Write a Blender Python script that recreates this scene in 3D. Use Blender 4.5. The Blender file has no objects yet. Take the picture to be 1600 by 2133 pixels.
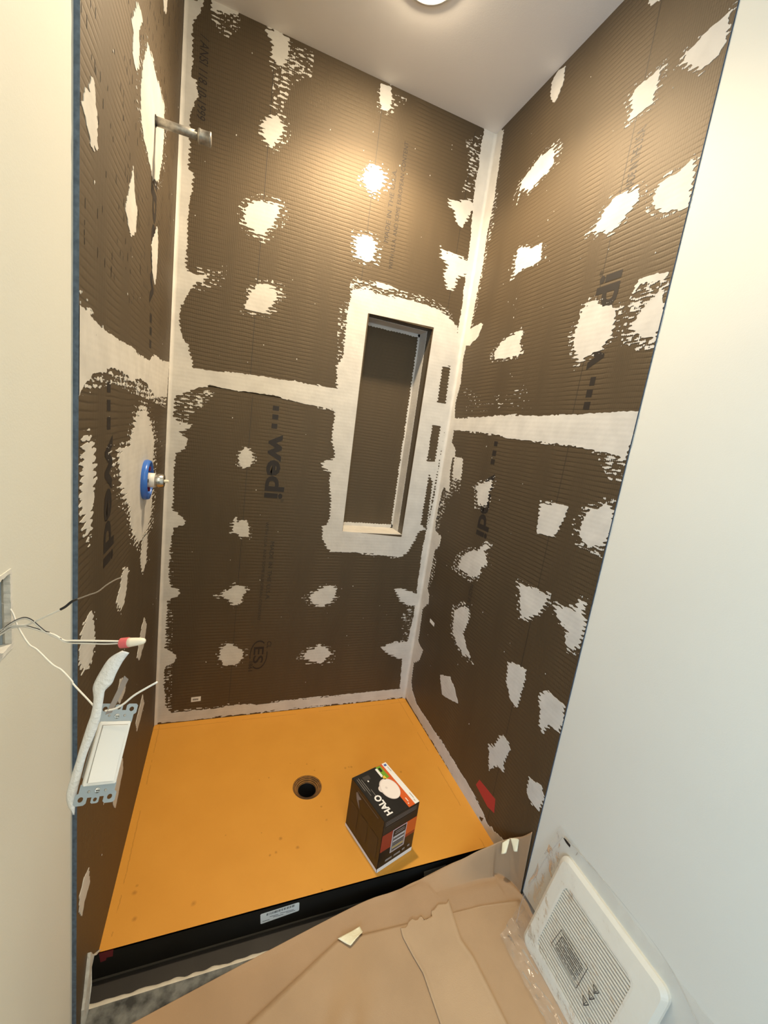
import bpy, bmesh, math, random
import numpy as np
from mathutils import Vector, Matrix, noise
C = bpy.context.scene.collection
SC = bpy.context.scene

# ---------------------------------------------------------------- camera
CAM_POS = (0.22641451, -1.82385215, 1.39123129)
cam_d = bpy.data.cameras.new('camera'); cam = bpy.data.objects.new('camera', cam_d); C.objects.link(cam)
cam_d.sensor_fit = 'VERTICAL'; cam_d.sensor_height = 36.0; cam_d.lens = 861.6256 / 2133 * 36.0
cam_d.clip_start = 0.02
RR = Matrix(((0.9304377558809963, -0.33994847128161465, 0.1368233141844942),
             (0.06407523930398762, -0.2166980454147667, -0.9741336257524202),
             (0.36080458164950224, 0.9151376912720364, -0.17984176343111954)))
cols = [RR[0], -RR[1], -RR[2]]
cam.matrix_world = Matrix.Translation(CAM_POS) @ Matrix([[cols[j][i] for j in range(3)] for i in range(3)]).to_4x4()
SC.camera = cam

# ---------------------------------------------------------------- world, lamps, exposure
W, H = 1.219, 2.7252          # alcove width, ceiling height above the pan
FZ = -0.020                   # bathroom floor level
LX, LY = 0.69, -0.42          # recessed ceiling lamp
world = bpy.data.worlds.new('sky'); SC.world = world; world.use_nodes = True
bg = world.node_tree.nodes['Background']; bg.inputs[0].default_value = (0.50, 0.70, 1.0, 1); bg.inputs[1].default_value = 3.0
def lamp(name, kind, loc, energy, color, rot=(0, 0, 0), **kw):
    d = bpy.data.lights.new(name, kind); d.energy = energy; d.color = color
    for k, v in kw.items(): setattr(d, k, v)
    o = bpy.data.objects.new(name, d); o.location = loc; o.rotation_euler = rot; C.objects.link(o); return o
lamp('shower_downlight', 'SPOT', (LX, LY, H - 0.024), 84, (1.0, 0.79, 0.53), spot_size=math.radians(138), spot_blend=0.5, shadow_soft_size=0.045)
lamp('bathroom_downlight', 'SPOT', (0.50, -1.75, H - 0.012), 15, (1.0, 0.86, 0.62), spot_size=math.radians(150), spot_blend=0.5, shadow_soft_size=0.05)
lamp('vanity_light', 'POINT', (0.60, -2.90, 2.05), 20, (1.0, 0.86, 0.66), shadow_soft_size=0.12)
lamp('window_daylight', 'AREA', (-0.85, -3.50, 1.25), 56, (0.36, 0.66, 1.0), rot=(math.radians(90), 0, 0), shape='RECTANGLE', size=1.1, size_y=1.0)
vs = SC.view_settings
SC.display_settings.display_device = 'sRGB'
vs.view_transform = 'Standard'; vs.look = 'None'; vs.gamma = 1.0; vs.use_curve_mapping = False
vs.exposure = 0.16

# ---------------------------------------------------------------- helpers
def link(o, parent=None, **kw):
    C.objects.link(o)
    if parent is not None: o.parent = parent
    for k, v in kw.items(): o[k] = v
    return o
def empty(name, loc, label, cat, **kw):
    o = bpy.data.objects.new(name, None); o.empty_display_size = 0.02; o.location = loc
    C.objects.link(o); o['label'] = label; o['category'] = cat
    for k, v in kw.items(): o[k] = v
    bpy.context.view_layer.update()
    return o
def mesh(name, V, F, mat, parent=None, smooth=False, **kw):
    me = bpy.data.meshes.new(name); me.from_pydata([tuple(map(float, v)) for v in V], [], F); me.update()
    bm = bmesh.new(); bm.from_mesh(me); bmesh.ops.remove_doubles(bm, verts=bm.verts, dist=1e-6)
    if kw.pop('recalc', True): bmesh.ops.recalc_face_normals(bm, faces=bm.faces)
    bm.to_mesh(me); bm.free()
    for m in (mat if isinstance(mat, (list, tuple)) else [mat]): me.materials.append(m)
    if smooth:
        for p in me.polygons: p.use_smooth = True
    o = bpy.data.objects.new(name, me); C.objects.link(o)
    if parent is not None:
        o.parent = parent; o.matrix_parent_inverse = Matrix.Translation(parent.location).inverted()
    for k, v in kw.items(): o[k] = v
    return o
def box_vf(a, b, off=0):
    (x0, y0, z0), (x1, y1, z1) = a, b
    V = [(x0,y0,z0),(x1,y0,z0),(x1,y1,z0),(x0,y1,z0),(x0,y0,z1),(x1,y0,z1),(x1,y1,z1),(x0,y1,z1)]
    F = [(0,3,2,1),(4,5,6,7),(0,1,5,4),(1,2,6,5),(2,3,7,6),(3,0,4,7)]
    return V, [tuple(i + off for i in f) for f in F]
def boxes(name, L, mat, parent=None, xf=None, bevel=0, **kw):
    V, F = [], []
    for a, b in L:
        v, f = box_vf(a, b, len(V)); V += v; F += f
    if xf: V = [xf(*v) for v in V]
    me = bpy.data.meshes.new(name); me.from_pydata([tuple(v) for v in V], [], F); me.update()
    bm = bmesh.new(); bm.from_mesh(me)
    bmesh.ops.recalc_face_normals(bm, faces=bm.faces)
    if bevel: bmesh.ops.bevel(bm, geom=bm.edges[:], offset=bevel, segments=2, affect='EDGES')
    bm.to_mesh(me); bm.free(); me.materials.append(mat)
    o = bpy.data.objects.new(name, me); C.objects.link(o)
    if parent is not None:
        o.parent = parent; o.matrix_parent_inverse = Matrix.Translation(parent.location).inverted()
    for k, v in kw.items(): o[k] = v
    return o
def lathe_vf(prof, axis_o, ax, n=40, cap0=True, cap1=True):
    ax = Vector(ax).normalized(); t = Vector((0, 0, 1)) if abs(ax.z) < .9 else Vector((1, 0, 0))
    e1 = ax.cross(t).normalized(); e2 = ax.cross(e1); o = Vector(axis_o); V, F = [], []
    for r, h in prof:
        for k in range(n):
            a = 2*math.pi*k/n; V.append(o + ax*h + (e1*math.cos(a) + e2*math.sin(a))*r)
    for i in range(len(prof)-1):
        for k in range(n):
            F.append((i*n+k, i*n+(k+1) % n, (i+1)*n+(k+1) % n, (i+1)*n+k))
    if cap0: F.append(tuple(range(n))[::-1])
    if cap1: F.append(tuple((len(prof)-1)*n+k for k in range(n)))
    return V, F
def lathe(name, prof, o, ax, mat, parent=None, n=40, cap0=True, cap1=True, smooth=False, **kw):
    V, F = lathe_vf(prof, o, ax, n, cap0, cap1)
    ob = mesh(name, V, F, mat, parent, **kw)
    if smooth:
        for p in ob.data.polygons: p.use_smooth = len(p.vertices) == 4
    return ob
def catmull(P, n=8):
    P = [Vector(p) for p in P]; P = [2*P[0]-P[1]] + P + [2*P[-1]-P[-2]]; out = []
    for i in range(1, len(P)-2):
        for k in range(n):
            t = k/n; a, b, c, d = P[i-1], P[i], P[i+1], P[i+2]
            out.append(0.5*((2*b) + (c-a)*t + (2*a-5*b+4*c-d)*t*t + (3*b-a-3*c+d)*t**3))
    out.append(P[-2]); return out
def tube(name, P, r, mat, parent=None, n=10, **kw):
    P = catmull(P); V, F = [], []; up = Vector((0, 0, 1))
    t0 = (P[1]-P[0]).normalized(); e1 = t0.orthogonal().normalized()
    for i, p in enumerate(P):
        t = (P[min(i+1, len(P)-1)] - P[max(i-1, 0)]).normalized()
        e1 = (e1 - t*e1.dot(t)).normalized(); e2 = t.cross(e1)
        for k in range(n):
            a = 2*math.pi*k/n; V.append(p + (e1*math.cos(a)+e2*math.sin(a))*r)
    for i in range(len(P)-1):
        for k in range(n): F.append((i*n+k, i*n+(k+1) % n, (i+1)*n+(k+1) % n, (i+1)*n+k))
    F.append(tuple(range(n))[::-1]); F.append(tuple((len(P)-1)*n+k for k in range(n)))
    return mesh(name, V, F, mat, parent, smooth=True, **kw)
def prism(name, pts, xf, t, mat, parent=None, **kw):
    """closed outline pts (2-D) -> slab of thickness t through xf(u, v, w)"""
    n = len(pts); V = [xf(u, v, 0) for u, v in pts] + [xf(u, v, t) for u, v in pts]
    F = [tuple(range(n)), tuple(range(2*n-1, n-1, -1))] + [(i, (i+1) % n, n+(i+1) % n, n+i) for i in range(n)]
    return mesh(name, V, F, mat, parent, **kw)

# ---------------------------------------------------------------- materials
def new_mat(name):
    m = bpy.data.materials.new(name); m.use_nodes = True
    return m, m.node_tree.nodes, m.node_tree.links, m.node_tree.nodes['Principled BSDF']
def M(name, col, rough=0.6, metal=0.0, spec=0.5, var=0.0, vscale=30, bump=0.0, bscale=200, col2=None, **kw):
    m, N, L, P = new_mat(name)
    P.inputs['Base Color'].default_value = (*col, 1); P.inputs['Roughness'].default_value = rough
    P.inputs['Metallic'].default_value = metal; P.inputs['Specular IOR Level'].default_value = spec
    geo = N.new('ShaderNodeNewGeometry')
    if var or col2:
        nz = N.new('ShaderNodeTexNoise'); nz.inputs['Scale'].default_value = vscale; nz.inputs['Detail'].default_value = 5
        L.new(geo.outputs['Position'], nz.inputs['Vector'])
        mx = N.new('ShaderNodeMix'); mx.data_type = 'RGBA'
        c2 = col2 or tuple(c*(1-var) for c in col)
        mx.inputs[6].default_value = (*col, 1); mx.inputs[7].default_value = (*c2, 1)
        rp = N.new('ShaderNodeMapRange'); rp.inputs[1].default_value = .35; rp.inputs[2].default_value = .68
        L.new(nz.outputs[0], rp.inputs[0]); L.new(rp.outputs[0], mx.inputs[0]); L.new(mx.outputs[2], P.inputs['Base Color'])
    if bump:
        nz = N.new('ShaderNodeTexNoise'); nz.inputs['Scale'].default_value = bscale; nz.inputs['Detail'].default_value = 4
        L.new(geo.outputs['Position'], nz.inputs['Vector'])
        b = N.new('ShaderNodeBump'); b.inputs['Strength'].default_value = bump; b.inputs['Distance'].default_value = 0.004
        L.new(nz.outputs[0], b.inputs['Height']); L.new(b.outputs[0], P.inputs['Normal'])
    for k, v in kw.items(): P.inputs[k].default_value = v
    return m
def math_node(N, L, op, a, b=None, c=None):
    n = N.new('ShaderNodeMath'); n.operation = op
    for i, x in enumerate((a, b, c)):
        if x is None: continue
        if isinstance(x, (int, float)): n.inputs[i].default_value = x
        else: L.new(x, n.inputs[i])
    return n.outputs[0]
PITCH = 0.0145
def board_mat(name, axis):
    """fibreglass-mesh faced foam board: horizontal ribs, thin vertical threads, faint soft mottling"""
    m, N, L, P = new_mat(name)
    geo = N.new('ShaderNodeNewGeometry'); sep = N.new('ShaderNodeSeparateXYZ'); L.new(geo.outputs['Position'], sep.inputs[0])
    wob = N.new('ShaderNodeTexNoise'); wob.inputs['Scale'].default_value = 9; L.new(geo.outputs['Position'], wob.inputs['Vector'])
    zz = math_node(N, L, 'MULTIPLY_ADD', wob.outputs[0], 0.010, sep.outputs[2])
    s = math_node(N, L, 'SINE', math_node(N, L, 'MULTIPLY', zz, 2*math.pi/PITCH))
    rib = math_node(N, L, 'POWER', math_node(N, L, 'MULTIPLY_ADD', s, 0.5, 0.5), 4.0)
    th = math_node(N, L, 'SINE', math_node(N, L, 'MULTIPLY', sep.outputs[axis], 2*math.pi/0.0065))
    thr = math_node(N, L, 'POWER', math_node(N, L, 'MULTIPLY_ADD', th, 0.5, 0.5), 3.0)
    big = N.new('ShaderNodeTexNoise'); big.inputs['Scale'].default_value = 3.2; big.inputs['Detail'].default_value = 3
    st = N.new('ShaderNodeMapping'); st.inputs['Scale'].default_value = (3.0, 3.0, 0.5)
    L.new(geo.outputs['Position'], st.inputs[0]); L.new(st.outputs[0], big.inputs['Vector'])
    amp = N.new('ShaderNodeMapRange'); amp.inputs[1].default_value = .38; amp.inputs[2].default_value = .6; amp.inputs[3].default_value = .08; amp.inputs[4].default_value = .8
    L.new(big.outputs[0], amp.inputs[0])
    ribm = math_node(N, L, 'MULTIPLY', rib, amp.outputs[0])
    cr = N.new('ShaderNodeMix'); cr.data_type = 'RGBA'
    cr.inputs[6].default_value = (0.064, 0.044, 0.023, 1); cr.inputs[7].default_value = (0.013, 0.008, 0.004, 1)
    L.new(math_node(N, L, 'MULTIPLY', ribm, 0.6), cr.inputs[0])
    c2 = N.new('ShaderNodeMix'); c2.data_type = 'RGBA'; c2.blend_type = 'MULTIPLY'
    L.new(cr.outputs[2], c2.inputs[6])
    ton = N.new('ShaderNodeMapRange'); ton.inputs[1].default_value = .3; ton.inputs[2].default_value = .7; ton.inputs[3].default_value = .78; ton.inputs[4].default_value = 1.15
    L.new(big.outputs[0], ton.inputs[0])
    cc = N.new('ShaderNodeCombineColor'); [L.new(ton.outputs[0], cc.inputs[i]) for i in range(3)]
    c2.inputs[0].default_value = 1; L.new(cc.outputs[0], c2.inputs[7])
    c3 = N.new('ShaderNodeMix'); c3.data_type = 'RGBA'; L.new(c2.outputs[2], c3.inputs[6]); c3.inputs[7].default_value = (0.10, 0.075, 0.045, 1)
    L.new(math_node(N, L, 'MULTIPLY', thr, 0.16), c3.inputs[0])
    L.new(c3.outputs[2], P.inputs['Base Color'])
    P.inputs['Roughness'].default_value = 0.60; P.inputs['Specular IOR Level'].default_value = 0.75; P.inputs['Specular Tint'].default_value = (1.0, .84, .64, 1)
    hgt = math_node(N, L, 'SUBTRACT', math_node(N, L, 'MULTIPLY', thr, 0.25), ribm)
    b = N.new('ShaderNodeBump'); b.inputs['Strength'].default_value = 0.45; b.inputs['Distance'].default_value = 0.0012
    L.new(hgt, b.inputs['Height']); L.new(b.outputs[0], P.inputs['Normal'])
    return m
def thinset_mat():
    m, N, L, P = new_mat('thinset')
    geo = N.new('ShaderNodeNewGeometry')
    n1 = N.new('ShaderNodeTexNoise'); n1.inputs['Scale'].default_value = 14; n1.inputs['Detail'].default_value = 4; L.new(geo.outputs['Position'], n1.inputs['Vector'])
    sep = N.new('ShaderNodeSeparateXYZ'); L.new(geo.outputs['Position'], sep.inputs[0])
    s = math_node(N, L, 'SINE', math_node(N, L, 'MULTIPLY', sep.outputs[2], 2*math.pi/PITCH))
    mx = N.new('ShaderNodeMix'); mx.data_type = 'RGBA'; mx.inputs[6].default_value = (0.64, 0.605, 0.54, 1); mx.inputs[7].default_value = (0.55, 0.52, 0.465, 1)
    rp = N.new('ShaderNodeMapRange'); rp.inputs[1].default_value = .35; rp.inputs[2].default_value = .7
    L.new(n1.outputs[0], rp.inputs[0]); L.new(rp.outputs[0], mx.inputs[0]); L.new(mx.outputs[2], P.inputs['Base Color'])
    P.inputs['Roughness'].default_value = 0.62; P.inputs['Specular IOR Level'].default_value = 0.3
    h = math_node(N, L, 'MULTIPLY_ADD', s, 0.03, n1.outputs[0])
    b = N.new('ShaderNodeBump'); b.inputs['Strength'].default_value = 0.35; b.inputs['Distance'].default_value = 0.004
    L.new(h, b.inputs['Height']); L.new(b.outputs[0], P.inputs['Normal'])
    return m
BOARD_B, BOARD_S = board_mat('backer_board_face_x', 0), board_mat('backer_board_face_y', 1)
THIN = thinset_mat()
PRINT = M('printed_ink', (0.014, 0.009, 0.006), 0.6)
PRINTL = M('printed_ink_faint', (0.026, 0.018, 0.011), 0.6)
FOAM = M('blue_foam_edge', (0.11, 0.155, 0.22), 0.9, var=.35, vscale=120)
PAINT = M('painted_drywall', (0.72, 0.705, 0.62), 0.62, spec=0.25, var=.02, vscale=4, bump=.05, bscale=350)
CEIL = M('ceiling_paint', (0.84, 0.80, 0.75), 0.8, spec=0.2, bump=.06, bscale=260)
GYP = M('broken_gypsum', (0.72, 0.70, 0.64), 0.95, var=.12, vscale=90, bump=.2, bscale=120)
WHITE = M('white_plastic', (0.74, 0.73, 0.70), 0.32)
STEEL = M('galvanised_steel', (0.42, 0.40, 0.36), 0.45, metal=.75, var=.35, vscale=120)
CHROME = M('brushed_metal', (0.52, 0.50, 0.46), 0.22, metal=1)
BLACK = M('black_foam_edge', (0.010, 0.0085, 0.0065), 0.55, spec=.3, var=.25, vscale=20)

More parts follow.
